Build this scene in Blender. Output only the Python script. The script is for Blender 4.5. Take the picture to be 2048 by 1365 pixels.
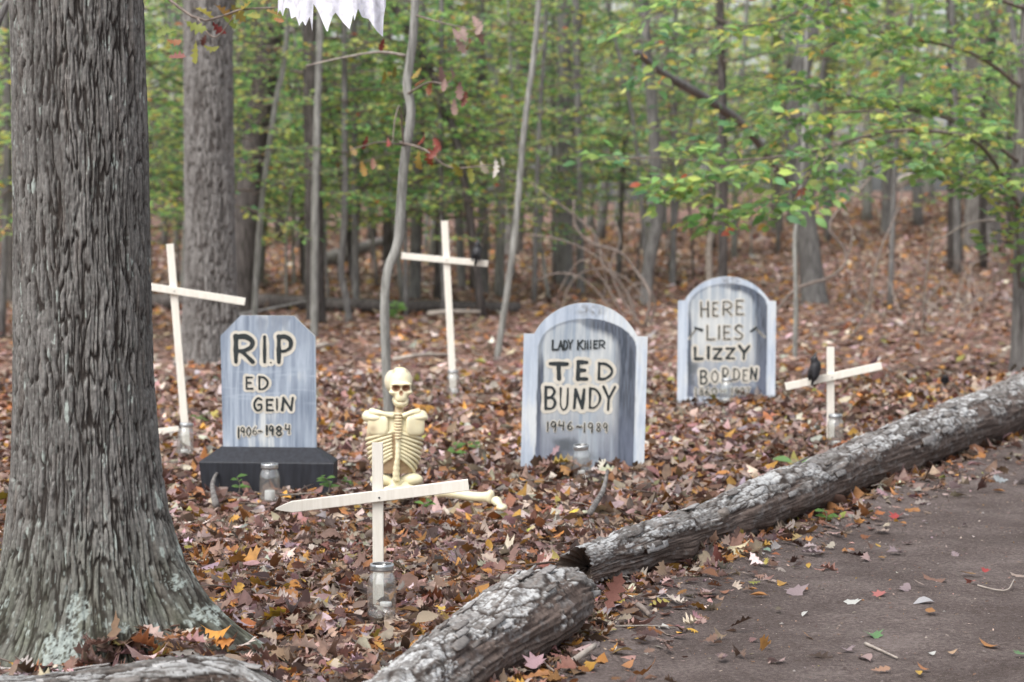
import bpy, math, random
import numpy as np
from mathutils import Vector, Matrix

scene = bpy.context.scene
for o in list(bpy.data.objects):
    bpy.data.objects.remove(o)
COL = scene.collection
RNG = np.random.default_rng(11)
R = math.radians

# ------------------------------------------------------------------ camera
F = 4592.0            # focal length in photo pixels (2048 wide)
CAM_H = 1.30
PITCH = math.atan((682.5 - 422.0) / F)
cam_d = bpy.data.cameras.new('camera')
cam = bpy.data.objects.new('camera', cam_d)
COL.objects.link(cam)
cam.location = (0, 0, CAM_H)
cam.rotation_euler = (math.pi / 2 - PITCH, 0, 0)
cam_d.sensor_width = 36.0
cam_d.lens = F / 2048.0 * 36.0
cam_d.clip_start = 0.05
cam_d.clip_end = 600
cam_d.dof.use_dof = True
cam_d.dof.focus_distance = 7.7
cam_d.dof.aperture_fstop = 4.0
scene.camera = cam

# ------------------------------------------------------------------ sky, sun, exposure
SUN_EL, SUN_AZ = R(56), R(215)      # azimuth clockwise from +Y
world = bpy.data.worlds.new('World')
scene.world = world
world.use_nodes = True
wn = world.node_tree.nodes
wl = world.node_tree.links
wn.clear()
sky = wn.new('ShaderNodeTexSky')
sky.sky_type = 'NISHITA'
sky.sun_disc = False
sky.sun_elevation = SUN_EL
sky.sun_rotation = SUN_AZ
sky.dust_density = 4.0
sky.air_density = 1.0
hs = wn.new('ShaderNodeHueSaturation')
hs.inputs['Saturation'].default_value = 0.30
bgn = wn.new('ShaderNodeBackground')
bgn.inputs['Strength'].default_value = 0.15
wo = wn.new('ShaderNodeOutputWorld')
wl.new(sky.outputs[0], hs.inputs['Color'])
wl.new(hs.outputs[0], bgn.inputs['Color'])
wl.new(bgn.outputs[0], wo.inputs['Surface'])
sun_d = bpy.data.lights.new('sun', 'SUN')
sun_d.energy = 1.0
sun_d.angle = R(45)
sun_d.color = (1.0, 0.965, 0.92)
sun = bpy.data.objects.new('sun', sun_d)
COL.objects.link(sun)
sdir = Vector((math.sin(SUN_AZ) * math.cos(SUN_EL), math.cos(SUN_AZ) * math.cos(SUN_EL), math.sin(SUN_EL)))
sun.rotation_euler = sdir.to_track_quat('Z', 'Y').to_euler()
sun.location = sdir * 30
scene.view_settings.view_transform = 'Standard'
scene.view_settings.look = 'None'
scene.view_settings.gamma = 1.0
scene.view_settings.exposure = 0.95
scene.view_settings.use_curve_mapping = False
cy = scene.cycles
cy.use_denoising = True
cy.max_bounces = 8
cy.diffuse_bounces = 3
cy.use_adaptive_sampling = True
cy.adaptive_threshold = 0.025
cy.glossy_bounces = 3
cy.transmission_bounces = 8
cy.transparent_max_bounces = 8
cy.caustics_reflective = False
cy.caustics_refractive = False
cy.sample_clamp_indirect = 6.0

# ------------------------------------------------------------------ noise
def _hash(ix, iy, iz, seed):
    h = (ix.astype(np.int64) * 374761393 + iy.astype(np.int64) * 668265263 + iz.astype(np.int64) * 2147483647 // 7 + seed * 974711) & 0xFFFFFFFF
    h = ((h ^ (h >> 13)) * 1274126177) & 0xFFFFFFFF
    h = ((h ^ (h >> 16)) * 2246822519) & 0xFFFFFFFF
    h = h ^ (h >> 15)
    return (h & 0xFFFFFF) / float(0xFFFFFF)

def vnoise(x, y, z=0.0, seed=0):
    x, y, z = np.broadcast_arrays(np.asarray(x, float), np.asarray(y, float), np.asarray(z, float))
    fx, fy, fz = np.floor(x), np.floor(y), np.floor(z)
    tx, ty, tz = x - fx, y - fy, z - fz
    ix, iy, iz = fx.astype(np.int64), fy.astype(np.int64), fz.astype(np.int64)
    sx, sy, sz = tx * tx * (3 - 2 * tx), ty * ty * (3 - 2 * ty), tz * tz * (3 - 2 * tz)
    out = 0
    for dx in (0, 1):
        for dy in (0, 1):
            for dz in (0, 1):
                w = (sx if dx else 1 - sx) * (sy if dy else 1 - sy) * (sz if dz else 1 - sz)
                out = out + w * _hash(ix + dx, iy + dy, iz + dz, seed)
    return out * 2 - 1

def fbm(x, y, z=0.0, seed=0, octv=4, lac=2.03, gain=0.5):
    a, s, t = 1.0, 0.0, 0.0
    for k in range(octv):
        s = s + a * vnoise(np.asarray(x) * lac ** k, np.asarray(y) * lac ** k, np.asarray(z) * lac ** k, seed + 31 * k)
        t += a
        a *= gain
    return s / t

def voro(u, v, seed=0, period=None):
    """F1, F2 and cell id of a jittered grid; u may be periodic."""
    iu, iv = np.floor(u).astype(np.int64), np.floor(v).astype(np.int64)
    f1 = np.full(u.shape, 9.0); f2 = np.full(u.shape, 9.0); cid = np.zeros(u.shape)
    for du in (-1, 0, 1):
        for dv in (-1, 0, 1):
            cu, cv = iu + du, iv + dv
            hu = cu % period if period else cu
            z0 = np.zeros_like(hu)
            px = cu + 0.1 + 0.8 * _hash(hu, cv, z0, seed)
            py = cv + 0.1 + 0.8 * _hash(hu, cv, z0, seed + 5)
            d = np.hypot(px - u, py - v)
            idv = _hash(hu, cv, z0, seed + 9)
            nearer = d < f1
            f2 = np.where(nearer, f1, np.minimum(f2, d))
            cid = np.where(nearer, idv, cid)
            f1 = np.where(nearer, d, f1)
    return f1, f2, cid

def sstep(a, b, x):
    t = np.clip((np.asarray(x, float) - a) / (b - a), 0, 1)
    return t * t * (3 - 2 * t)

def mixc(a, b, t):
    t = np.asarray(t)[..., None]
    return np.asarray(a) * (1 - t) + np.asarray(b) * t

# ------------------------------------------------------------------ terrain and picking
LOGC = np.array([(-0.10, 5.0), (0.02, 6.2), (0.10, 6.55), (0.26, 6.95), (0.36, 7.7), (0.93, 8.94), (1.52, 10.3), (2.24, 11.75), (2.97, 13.3), (4.6, 16.5), (8.0, 22.0), (16, 33)])

def path_side(x, y):
    """signed distance-like value, positive on the bare path (right of and in front of the log)."""
    x = np.asarray(x, float); y = np.asarray(y, float)
    edge = np.interp(y, LOGC[:, 1], LOGC[:, 0])
    return (x - edge) * 0.8

def terrain(x, y):
    x = np.asarray(x, float); y = np.asarray(y, float)
    right = sstep(-2, 9, x - 0.05 * y)
    z = sstep(18, 62, y) * (0.85 + 0.75 * right) + np.clip(y - 60, 0, 80) * 0.012
    z = z + 0.025 * fbm(x * 0.9, y * 0.9, seed=3, octv=3) + 0.05 * sstep(16, 30, y) * fbm(x * 0.4, y * 0.4, seed=5, octv=3)
    z = z - 0.045 * sstep(0.0, 0.25, path_side(x, y))
    z = z + 0.05 * sstep(11.5, 15.5, y) * (1 - sstep(16, 22, y))
    return z

CP, SP = math.cos(PITCH), math.sin(PITCH)
def ray(px, py):
    u, v = (px - 1024.0) / F, (682.5 - py) / F
    return Vector((u, CP + v * SP, -SP + v * CP))

def at(px, py, d):
    r = ray(px, py)
    k = d / r.y
    return Vector((r.x * k, d, CAM_H + r.z * k))

def ground(px, py):
    r = ray(px, py)
    lo, hi = 3.0, 140.0
    for _ in range(50):
        m = (lo + hi) / 2
        k = m / r.y
        if CAM_H + r.z * k > float(terrain(r.x * k, m)):
            lo = m
        else:
            hi = m
    k = lo / r.y
    return Vector((r.x * k, lo, float(terrain(r.x * k, lo))))

def on_ground(px, d):
    x = (px - 1024.0) / F * d / 1.0
    return Vector((x, d, float(terrain(x, d))))

# ------------------------------------------------------------------ mesh helpers
def mesh_np(name, verts, faces, cols=None, smooth=True, mats=None):
    """faces: (n,3) or (n,4) array or list of arrays with equal width"""
    verts = np.asarray(verts, np.float32)
    fl = faces if isinstance(faces, list) else [faces]
    fl = [np.asarray(f, np.int32) for f in fl if len(f)]
    me = bpy.data.meshes.new(name)
    me.vertices.add(len(verts))
    me.vertices.foreach_set('co', verts.ravel())
    nl = sum(f.size for f in fl)
    npoly = sum(len(f) for f in fl)
    me.loops.add(nl)
    me.polygons.add(npoly)
    me.loops.foreach_set('vertex_index', np.concatenate([f.ravel() for f in fl]))
    tot = np.concatenate([np.full(len(f), f.shape[1], np.int32) for f in fl])
    st = np.concatenate([[0], np.cumsum(tot)[:-1]]).astype(np.int32)
    me.polygons.foreach_set('loop_start', st)
    me.polygons.foreach_set('loop_total', tot)
    me.polygons.foreach_set('use_smooth', np.full(npoly, smooth, bool))
    if cols is not None:
        c = np.ones((len(verts), 4), np.float32)
        c[:, :3] = cols
        a = me.color_attributes.new('col', 'FLOAT_COLOR', 'POINT')
        a.data.foreach_set('color', c.ravel())
    me.update(calc_edges=True)
    return me

class MB:
    """collects pieces of one part"""
    def __init__(self):
        self.v, self.f3, self.f4, self.c, self.n = [], [], [], [], 0
        self.has_c = False
    def add(self, v, f3=None, f4=None, col=None):
        v = np.asarray(v, float).reshape(-1, 3)
        if f3 is not None and len(f3): self.f3.append(np.asarray(f3, int) + self.n)
        if f4 is not None and len(f4): self.f4.append(np.asarray(f4, int) + self.n)
        self.v.append(v)
        if col is None: col = (0.5, 0.5, 0.5)
        else: self.has_c = True
        c = np.asarray(col, float)
        self.c.append(np.broadcast_to(c, (len(v), 3)) if c.ndim == 1 else c)
        self.n += len(v)
        return self
    def mesh(self, name, smooth=True):
        fs = []
        if self.f3: fs.append(np.concatenate(self.f3))
        if self.f4: fs.append(np.concatenate(self.f4))
        return mesh_np(name, np.concatenate(self.v), fs, np.concatenate(self.c) if self.has_c else None, smooth)
    def build(self, name, mat, parent=None, smooth=True):
        return obj(name, self.mesh(name, smooth), mat, parent)

def obj(name, me, mat=None, parent=None):
    o = bpy.data.objects.new(name, me)
    COL.objects.link(o)
    if mat is not None and me is not None and len(me.materials) == 0:
        me.materials.append(mat)
    if parent is not None:
        o.parent = parent
    return o

def tag(o, label=None, cat=None, group=None, kind=None):
    if label: o['label'] = label
    if cat: o['category'] = cat
    if group: o['group'] = group
    if kind: o['kind'] = kind
    return o

def thing(name, label, cat, loc=(0, 0, 0), rot=(0, 0, 0), group=None):
    o = bpy.data.objects.new(name, None)
    o.empty_display_size = 0.1
    COL.objects.link(o)
    o.location = loc
    o.rotation_euler = rot
    return tag(o, label, cat, group)

def spline(pts, n):
    """Catmull-Rom through pts (k,m) resampled to n rows"""
    p = np.asarray(pts, float)
    if len(p) == 2:
        t = np.linspace(0, 1, n)[:, None]
        return p[0] * (1 - t) + p[1] * t
    q = np.vstack([2 * p[0] - p[1], p, 2 * p[-1] - p[-2]])
    seg = np.linalg.norm(np.diff(p[:, :3], axis=0), axis=1)
    cum = np.concatenate([[0], np.cumsum(seg)])
    s = np.linspace(0, cum[-1], n)
    i = np.clip(np.searchsorted(cum, s, side='right') - 1, 0, len(p) - 2)
    t = ((s - cum[i]) / np.maximum(seg[i], 1e-9))[:, None]
    a, b, c, d = q[i], q[i + 1], q[i + 2], q[i + 3]
    return 0.5 * (2 * b + (c - a) * t + (2 * a - 5 * b + 4 * c - d) * t ** 2 + (3 * b - a - 3 * c + d) * t ** 3)

def frames(C):
    T = np.gradient(C, axis=0)
    T /= np.linalg.norm(T, axis=1)[:, None] + 1e-12
    ref = np.array([0.0, 0.0, 1.0]) if abs(T[0][2]) < 0.8 else np.array([0.0, -1.0, 0.0])
    U = np.zeros_like(C)
    u = ref - T[0] * ref.dot(T[0]); u /= np.linalg.norm(u)
    for i in range(len(C)):
        u = u - T[i] * u.dot(T[i]); u /= np.linalg.norm(u) + 1e-12
        U[i] = u
    V = np.cross(T, U)
    return T, U, V

def tube(C, rad, ns=8, cap=True, dr=None):
    """swept tube; C (n,3), rad (n,) ; dr (n,ns) radius multiplier"""
    C = np.asarray(C, float); n = len(C)
    rad = np.broadcast_to(np.asarray(rad, float), (n,))
    T, U, V = frames(C)
    th = np.linspace(0, 2 * np.pi, ns, endpoint=False)
    rr = rad[:, None] * (np.ones((n, ns)) if dr is None else dr)
    P = C[:, None] + rr[..., None] * (np.cos(th)[None, :, None] * U[:, None] + np.sin(th)[None, :, None] * V[:, None])
    v = P.reshape(-1, 3)
    i = np.arange(n - 1)[:, None] * ns; j = np.arange(ns)[None]
    j2 = (j + 1) % ns
    f4 = np.stack([i + j, i + j2, i + ns + j2, i + ns + j], -1).reshape(-1, 4)
    f3 = []
    if cap:
        v = np.vstack([v, C[0], C[-1]])
        k = n * ns
        jj = np.arange(ns); jn = (jj + 1) % ns
        f3 = np.vstack([np.stack([np.full(ns, k), jn, jj], 1), np.stack([np.full(ns, k + 1), (n - 1) * ns + jj, (n - 1) * ns + jn], 1)])
    return v, f3, f4

def lathe(prof, ns=32, center=(0, 0, 0)):
    """prof list of (r,z) ; closed where r=0"""
    p = np.asarray(prof, float); n = len(p)
    th = np.linspace(0, 2 * np.pi, ns, endpoint=False)
    v = np.stack([p[:, 0, None] * np.cos(th), p[:, 0, None] * np.sin(th), np.broadcast_to(p[:, 1, None], (n, ns))], -1).reshape(-1, 3) + np.asarray(center)
    i = np.arange(n - 1)[:, None] * ns; j = np.arange(ns)[None]; j2 = (j + 1) % ns
    f4 = np.stack([i + j, i + j2, i + ns + j2, i + ns + j], -1).reshape(-1, 4)
    return v, None, f4

def box(c, s, bev=0.0):
    """bevelled box as verts/faces via convex rings"""
    x, y, z = np.asarray(s, float) / 2
    b = bev
    if b <= 0:
        v = np.array([(sx * x, sy * y, sz * z) for sz in (-1, 1) for sy in (-1, 1) for sx in (-1, 1)]) + np.asarray(c)
        return v, None, [(0, 2, 3, 1), (4, 5, 7, 6), (0, 1, 5, 4), (2, 6, 7, 3), (0, 4, 6, 2), (1, 3, 7, 5)]
    def ring(xx, yy, zz):
        return [(-xx + b, -yy, zz), (xx - b, -yy, zz), (xx, -yy + b, zz), (xx, yy - b, zz), (xx - b, yy, zz), (-xx + b, yy, zz), (-xx, yy - b, zz), (-xx, -yy + b, zz)]
    v = ring(x - b, y - b, -z) + ring(x, y, -z + b) + ring(x, y, z - b) + ring(x - b, y - b, z)
    v = np.array(v) + np.asarray(c)
    f4 = []
    for k in range(3):
        for j in range(8):
            j2 = (j + 1) % 8
            f4.append((k * 8 + j, k * 8 + j2, k * 8 + 8 + j2, k * 8 + 8 + j))
    f3 = [(0, j + 1, j) for j in range(1, 7)] + [(24, 24 + j, 24 + j + 1) for j in range(1, 7)]
    return v, f3, f4

def xform(v, rot=None, loc=None):
    v = np.asarray(v, float)
    if rot is not None: v = v @ np.array(rot).T
    if loc is not None: v = v + np.asarray(loc)
    return v

def rmat(ax, ang):
    return np.array(Matrix.Rotation(ang, 3, ax))

# ------------------------------------------------------------------ materials
def nmat(name):
    m = bpy.data.materials.new(name)
    m.use_nodes = True
    n = m.node_tree.nodes; l = m.node_tree.links
    b = n['Principled BSDF']
    return m, n, l, b

def ramp(n, stops):
    r = n.new('ShaderNodeValToRGB')
    el = r.color_ramp.elements
    while len(el) < len(stops): el.new(0.5)
    for e, (p, c) in zip(el, stops):
        e.position = p; e.color = (*c, 1)
    return r

def noise_node(n, l, scale, detail=4, stretch=None, coord='Object', rough=0.55):
    tc = n.new('ShaderNodeTexCoord')
    mp = n.new('ShaderNodeMapping')
    if stretch: mp.inputs['Scale'].default_value = stretch
    l.new(tc.outputs[coord], mp.inputs['Vector'])
    t = n.new('ShaderNodeTexNoise')
    t.inputs['Scale'].default_value = scale
    t.inputs['Detail'].default_value = detail
    t.inputs['Roughness'].default_value = rough
    l.new(mp.outputs[0], t.inputs['Vector'])
    return t

def bump(n, l, b, src, strength, dist):
    bp = n.new('ShaderNodeBump')
    bp.inputs['Strength'].default_value = strength
    bp.inputs['Distance'].default_value = dist
    l.new(src, bp.inputs['Height'])
    l.new(bp.outputs[0], b.inputs['Normal'])
    return bp

def mat_simple(name, c1, c2, scale=20, rough=0.7, bump_s=0.2, bump_d=0.002, stretch=None, spec=0.3):
    m, n, l, b = nmat(name)
    t = noise_node(n, l, scale, 5, stretch)
    r = ramp(n, [(0.3, c1), (0.7, c2)])
    l.new(t.outputs[0], r.inputs[0])
    l.new(r.outputs[0], b.inputs['Base Color'])
    b.inputs['Roughness'].default_value = rough
    b.inputs['Specular IOR Level'].default_value = spec
    if bump_s: bump(n, l, b, t.outputs[0], bump_s, bump_d)
    return m

def mat_attr(name, rough=0.85, spec=0.2, var=0.25, scale=60, bump_s=0.3, bump_d=0.002, stretch=None):
    """colour from the mesh's own paint attribute with fine procedural variation"""
    m, n, l, b = nmat(name)
    a = n.new('ShaderNodeAttribute'); a.attribute_name = 'col'
    t = noise_node(n, l, scale, 5, stretch)
    mr = n.new('ShaderNodeMapRange')
    mr.inputs['From Min'].default_value = 0.25; mr.inputs['From Max'].default_value = 0.75
    mr.inputs['To Min'].default_value = 1 - var; mr.inputs['To Max'].default_value = 1 + var
    l.new(t.outputs[0], mr.inputs['Value'])
    mx = n.new('ShaderNodeVectorMath'); mx.operation = 'SCALE'
    l.new(a.outputs['Color'], mx.inputs[0]); l.new(mr.outputs[0], mx.inputs['Scale'])
    l.new(mx.outputs[0], b.inputs['Base Color'])
    b.inputs['Roughness'].default_value = rough
    b.inputs['Specular IOR Level'].default_value = spec
    if bump_s: bump(n, l, b, t.outputs[0], bump_s, bump_d)
    return m

def mat_leaf(name, src='attr', trans=0.35, rough=0.55, gain=1.0, vary=None):
    m, n, l, b = nmat(name)
    if src == 'attr':
        a = n.new('ShaderNodeAttribute'); a.attribute_name = 'col'; c = a.outputs['Color']
    else:
        a = n.new('ShaderNodeObjectInfo'); c = a.outputs['Color']
    if vary:
        oi = n.new('ShaderNodeObjectInfo')
        h = n.new('ShaderNodeHueSaturation')
        mr = n.new('ShaderNodeMapRange')
        mr.inputs['To Min'].default_value = 0.5 - vary[0]; mr.inputs['To Max'].default_value = 0.5 + vary[1]
        l.new(oi.outputs['Random'], mr.inputs['Value']); l.new(mr.outputs[0], h.inputs['Hue'])
        l.new(c, h.inputs['Color']); c = h.outputs[0]
    t = noise_node(n, l, 45, 3)
    mr2 = n.new('ShaderNodeMapRange')
    mr2.inputs['From Min'].default_value = 0.3; mr2.inputs['From Max'].default_value = 0.7
    mr2.inputs['To Min'].default_value = 0.78 * gain; mr2.inputs['To Max'].default_value = 1.2 * gain
    l.new(t.outputs[0], mr2.inputs['Value'])
    mx = n.new('ShaderNodeVectorMath'); mx.operation = 'SCALE'
    l.new(c, mx.inputs[0]); l.new(mr2.outputs[0], mx.inputs['Scale'])
    c = mx.outputs[0]
    l.new(c, b.inputs['Base Color'])
    b.inputs['Roughness'].default_value = rough
    b.inputs['Specular IOR Level'].default_value = 0.35
    tr = n.new('ShaderNodeBsdfTranslucent')
    l.new(c, tr.inputs['Color'])
    ms = n.new('ShaderNodeMixShader'); ms.inputs[0].default_value = trans
    l.new(b.outputs[0], ms.inputs[1]); l.new(tr.outputs[0], ms.inputs[2])
    l.new(ms.outputs[0], n['Material Output'].inputs['Surface'])
    return m

M = {}
M['bark_big'] = mat_attr('oak_bark', 0.9, 0.12, 0.28, 90, 0.5, 0.003)
M['log'] = mat_attr('weathered_log', 0.85, 0.18, 0.3, 80, 0.6, 0.004)
M['paint'] = mat_attr('brushed_paint', 0.6, 0.3, 0.07, 30, 0.12, 0.001, (6, 6, 1))
M['bone'] = mat_attr('moulded_plastic', 0.38, 0.5, 0.06, 30, 0.05, 0.001)
M['litter'] = mat_leaf('dry_leaf', 'attr', 0.18, 0.6)
M['litter_obj'] = mat_leaf('dry_leaf_single', 'obj', 0.18, 0.6)
M['green'] = mat_leaf('green_leaf', 'attr', 0.55, 0.5, 1.38, (0.03, 0.02))
M['green_obj'] = mat_leaf('green_leaf_single', 'obj', 0.5, 0.5, 1.2)
def bark(name, dark, light, sc=9):
    m, n, l, b = nmat(name)
    t = noise_node(n, l, sc, 6, (3.2, 3.2, 0.55), rough=0.65)
    t2 = noise_node(n, l, 2.2, 3)
    r = ramp(n, [(0.36, dark), (0.62, light)])
    l.new(t.outputs[0], r.inputs[0])
    mx = n.new('ShaderNodeMixRGB'); mx.blend_type = 'MULTIPLY'; mx.inputs[0].default_value = 0.6
    r2 = ramp(n, [(0.3, (0.65, 0.65, 0.65)), (0.7, (1.15, 1.15, 1.12))])
    l.new(t2.outputs[0], r2.inputs[0])
    l.new(r.outputs[0], mx.inputs[1]); l.new(r2.outputs[0], mx.inputs[2])
    l.new(mx.outputs[0], b.inputs['Base Color'])
    b.inputs['Roughness'].default_value = 0.9
    b.inputs['Specular IOR Level'].default_value = 0.15
    bump(n, l, b, t.outputs[0], 0.8, 0.02)
    return m
M['bark_grey'] = bark('bark_grey', (0.10, 0.09, 0.085), (0.27, 0.255, 0.245))
M['bark_pale'] = bark('bark_pale', (0.165, 0.163, 0.152), (0.35, 0.35, 0.33))
M['bark_dark'] = bark('bark_dark', (0.045, 0.04, 0.038), (0.14, 0.125, 0.12))
M['bark_mid'] = bark('bark_mid', (0.105, 0.10, 0.098), (0.25, 0.243, 0.238))
M['twig'] = mat_simple('twig_bark', (0.12, 0.095, 0.08), (0.24, 0.2, 0.175), 30, 0.85, 0.3, 0.003)
M['pale_stick'] = mat_simple('bare_stick', (0.2, 0.17, 0.15), (0.42, 0.37, 0.32), 25, 0.8, 0.3, 0.003)
M['timber'] = mat_simple('pale_timber', (0.70, 0.66, 0.58), (0.80, 0.765, 0.69), 14, 0.62, 0.12, 0.001, (6, 6, 0.8))
M['black_paint'] = mat_simple('black_paint', (0.018, 0.024, 0.026), (0.035, 0.042, 0.045), 30, 0.55, 0.1, 0.001)
M['cream_paint'] = mat_simple('cream_paint', (0.52, 0.49, 0.42), (0.64, 0.61, 0.54), 24, 0.6, 0.1, 0.001)
M['plinth'] = mat_simple('plinth_paint', (0.007, 0.008, 0.012), (0.022, 0.025, 0.034), 9, 0.6, 0.2, 0.002, (6, 6, 0.8), 0.4)
M['feather'] = mat_simple('black_feather', (0.008, 0.008, 0.01), (0.025, 0.024, 0.028), 60, 0.5, 0.4, 0.004, None, 0.4)
M['crow_leg'] = mat_simple('grey_leg', (0.05, 0.05, 0.05), (0.12, 0.12, 0.12), 40, 0.6)
M['candle'] = mat_simple('white_wax', (0.8, 0.79, 0.76), (0.88, 0.87, 0.85), 20, 0.45, 0.05)
M['wick'] = mat_simple('wick', (0.03, 0.03, 0.03), (0.3, 0.28, 0.25), 40, 0.9)
M['cloth'] = mat_leaf('white_sheet', 'obj', 0.2, 0.9)
mm, n_, l_, b_ = nmat('zinc_ring')
t_ = noise_node(n_, l_, 60, 3)
r_ = ramp(n_, [(0.3, (0.42, 0.44, 0.45)), (0.7, (0.6, 0.62, 0.63))])
l_.new(t_.outputs[0], r_.inputs[0]); l_.new(r_.outputs[0], b_.inputs['Base Color'])
b_.inputs['Metallic'].default_value = 0.9; b_.inputs['Roughness'].default_value = 0.35
M['zinc'] = mm
mm, n_, l_, b_ = nmat('jar_glass')
n_.remove(b_)
tr_ = n_.new('ShaderNodeBsdfTransparent'); tr_.inputs[0].default_value = (0.972, 0.982, 0.98, 1)
gl_ = n_.new('ShaderNodeBsdfGlossy'); gl_.inputs['Roughness'].default_value = 0.08
lw_ = n_.new('ShaderNodeLayerWeight'); lw_.inputs['Blend'].default_value = 0.5
pw_ = n_.new('ShaderNodeMath'); pw_.operation = 'POWER'; pw_.inputs[1].default_value = 3.0; l_.new(lw_.outputs['Facing'], pw_.inputs[0])
fr_ = n_.new('ShaderNodeMath'); fr_.operation = 'MULTIPLY_ADD'; fr_.inputs[1].default_value = 0.55; fr_.inputs[2].default_value = 0.10; l_.new(pw_.outputs[0], fr_.inputs[0])
t_ = noise_node(n_, l_, 25, 2)
bp_ = n_.new('ShaderNodeBump'); bp_.inputs['Strength'].default_value = 0.25; bp_.inputs['Distance'].default_value = 0.006
l_.new(t_.outputs[0], bp_.inputs['Height']); l_.new(bp_.outputs[0], gl_.inputs['Normal']); l_.new(bp_.outputs[0], lw_.inputs['Normal'])
ms_ = n_.new('ShaderNodeMixShader')
l_.new(fr_.outputs[0], ms_.inputs[0]); l_.new(tr_.outputs[0], ms_.inputs[1]); l_.new(gl_.outputs[0], ms_.inputs[2])
df_ = n_.new('ShaderNodeBsdfDiffuse'); df_.inputs[0].default_value = (0.7, 0.72, 0.72, 1)
ms2_ = n_.new('ShaderNodeMixShader'); ms2_.inputs[0].default_value = 0.035
l_.new(ms_.outputs[0], ms2_.inputs[1]); l_.new(df_.outputs[0], ms2_.inputs[2])
l_.new(ms2_.outputs[0], n_['Material Output'].inputs['Surface'])
M['glass'] = mm
# forest floor soil
mm, n_, l_, b_ = nmat('leaf_mould')
tc_ = n_.new('ShaderNodeTexCoord')
vo = n_.new('ShaderNodeTexVoronoi'); vo.inputs['Scale'].default_value = 16
nd = noise_node(n_, l_, 12, 4)
mxv = n_.new('ShaderNodeMixRGB'); mxv.inputs[0].default_value = 0.12
l_.new(tc_.outputs['Object'], mxv.inputs[1]); l_.new(nd.outputs['Color'], mxv.inputs[2])
l_.new(mxv.outputs[0], vo.inputs['Vector'])
r_ = ramp(n_, [(0.0, (0.05, 0.03, 0.024)), (0.35, (0.14, 0.086, 0.068)), (0.6, (0.25, 0.165, 0.14)), (0.82, (0.20, 0.10, 0.055)), (1.0, (0.36, 0.27, 0.245))])
sepc = n_.new('ShaderNodeSeparateColor')
l_.new(vo.outputs['Color'], sepc.inputs[0]); l_.new(sepc.outputs[0], r_.inputs[0])
l_.new(r_.outputs[0], b_.inputs['Base Color'])
b_.inputs['Roughness'].default_value = 0.9; b_.inputs['Specular IOR Level'].default_value = 0.15
bump(n_, l_, b_, vo.outputs['Distance'], 0.6, 0.03)
M['mould'] = mm
# trodden dirt
mm, n_, l_, b_ = nmat('trodden_dirt')
n1 = noise_node(n_, l_, 2.0, 7, None, 'Object', 0.65)
n2 = noise_node(n_, l_, 70, 5, None, 'Object', 0.7)
n3 = noise_node(n_, l_, 260, 2, None, 'Object', 0.6)
r_ = ramp(n_, [(0.3, (0.072, 0.055, 0.049)), (0.52, (0.122, 0.097, 0.089)), (0.72, (0.20, 0.165, 0.153))])
ad = n_.new('ShaderNodeMath'); ad.operation = 'ADD'
sc_ = n_.new('ShaderNodeMath'); sc_.operation = 'MULTIPLY_ADD'; sc_.inputs[1].default_value = 1.2; sc_.inputs[2].default_value = -0.60
l_.new(n2.outputs[0], sc_.inputs[0]); l_.new(n1.outputs[0], ad.inputs[0]); l_.new(sc_.outputs[0], ad.inputs[1])
l_.new(ad.outputs[0], r_.inputs[0])
r3 = ramp(n_, [(0.62, (0.0, 0.0, 0.0)), (0.70, (1, 1, 1))])
l_.new(n3.outputs[0], r3.inputs[0])
mx_ = n_.new('ShaderNodeMixRGB'); mx_.inputs[2].default_value = (0.32, 0.25, 0.22, 1)
l_.new(r3.outputs[0], mx_.inputs[0]); l_.new(r_.outputs[0], mx_.inputs[1])
l_.new(mx_.outputs[0], b_.inputs['Base Color'])
b_.inputs['Roughness'].default_value = 0.92; b_.inputs['Specular IOR Level'].default_value = 0.15
bump(n_, l_, b_, n2.outputs[0], 0.9, 0.02)
M['dirt'] = mm

# ================================================================== GROUND
def grid_mesh(name, xs, ys, zf, mat, off=0.0):
    X, Y = np.meshgrid(xs, ys)
    Z = zf(X, Y) + off
    v = np.stack([X, Y, Z], -1).reshape(-1, 3)
    nx, ny = len(xs), len(ys)
    i = np.arange(ny - 1)[:, None] * nx; j = np.arange(nx - 1)[None]
    f = np.stack([i + j, i + j + 1, i + nx + j + 1, i + nx + j], -1).reshape(-1, 4)
    return obj(name, mesh_np(name, v, f), mat)

gy = np.concatenate([np.linspace(-8, 4, 12), np.arange(4.3, 20, 0.12), np.linspace(20.3, 60, 90), np.linspace(61, 170, 50)])
gx = np.concatenate([np.linspace(-110, -8, 34), np.linspace(-7.8, -4.2, 14), np.arange(-4, 4.01, 0.1), np.linspace(4.2, 8, 14), np.linspace(8.5, 110, 34)])
floor = tag(grid_mesh('forest_floor', gx, gy, terrain, M['mould'], -0.040), kind='structure')

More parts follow.
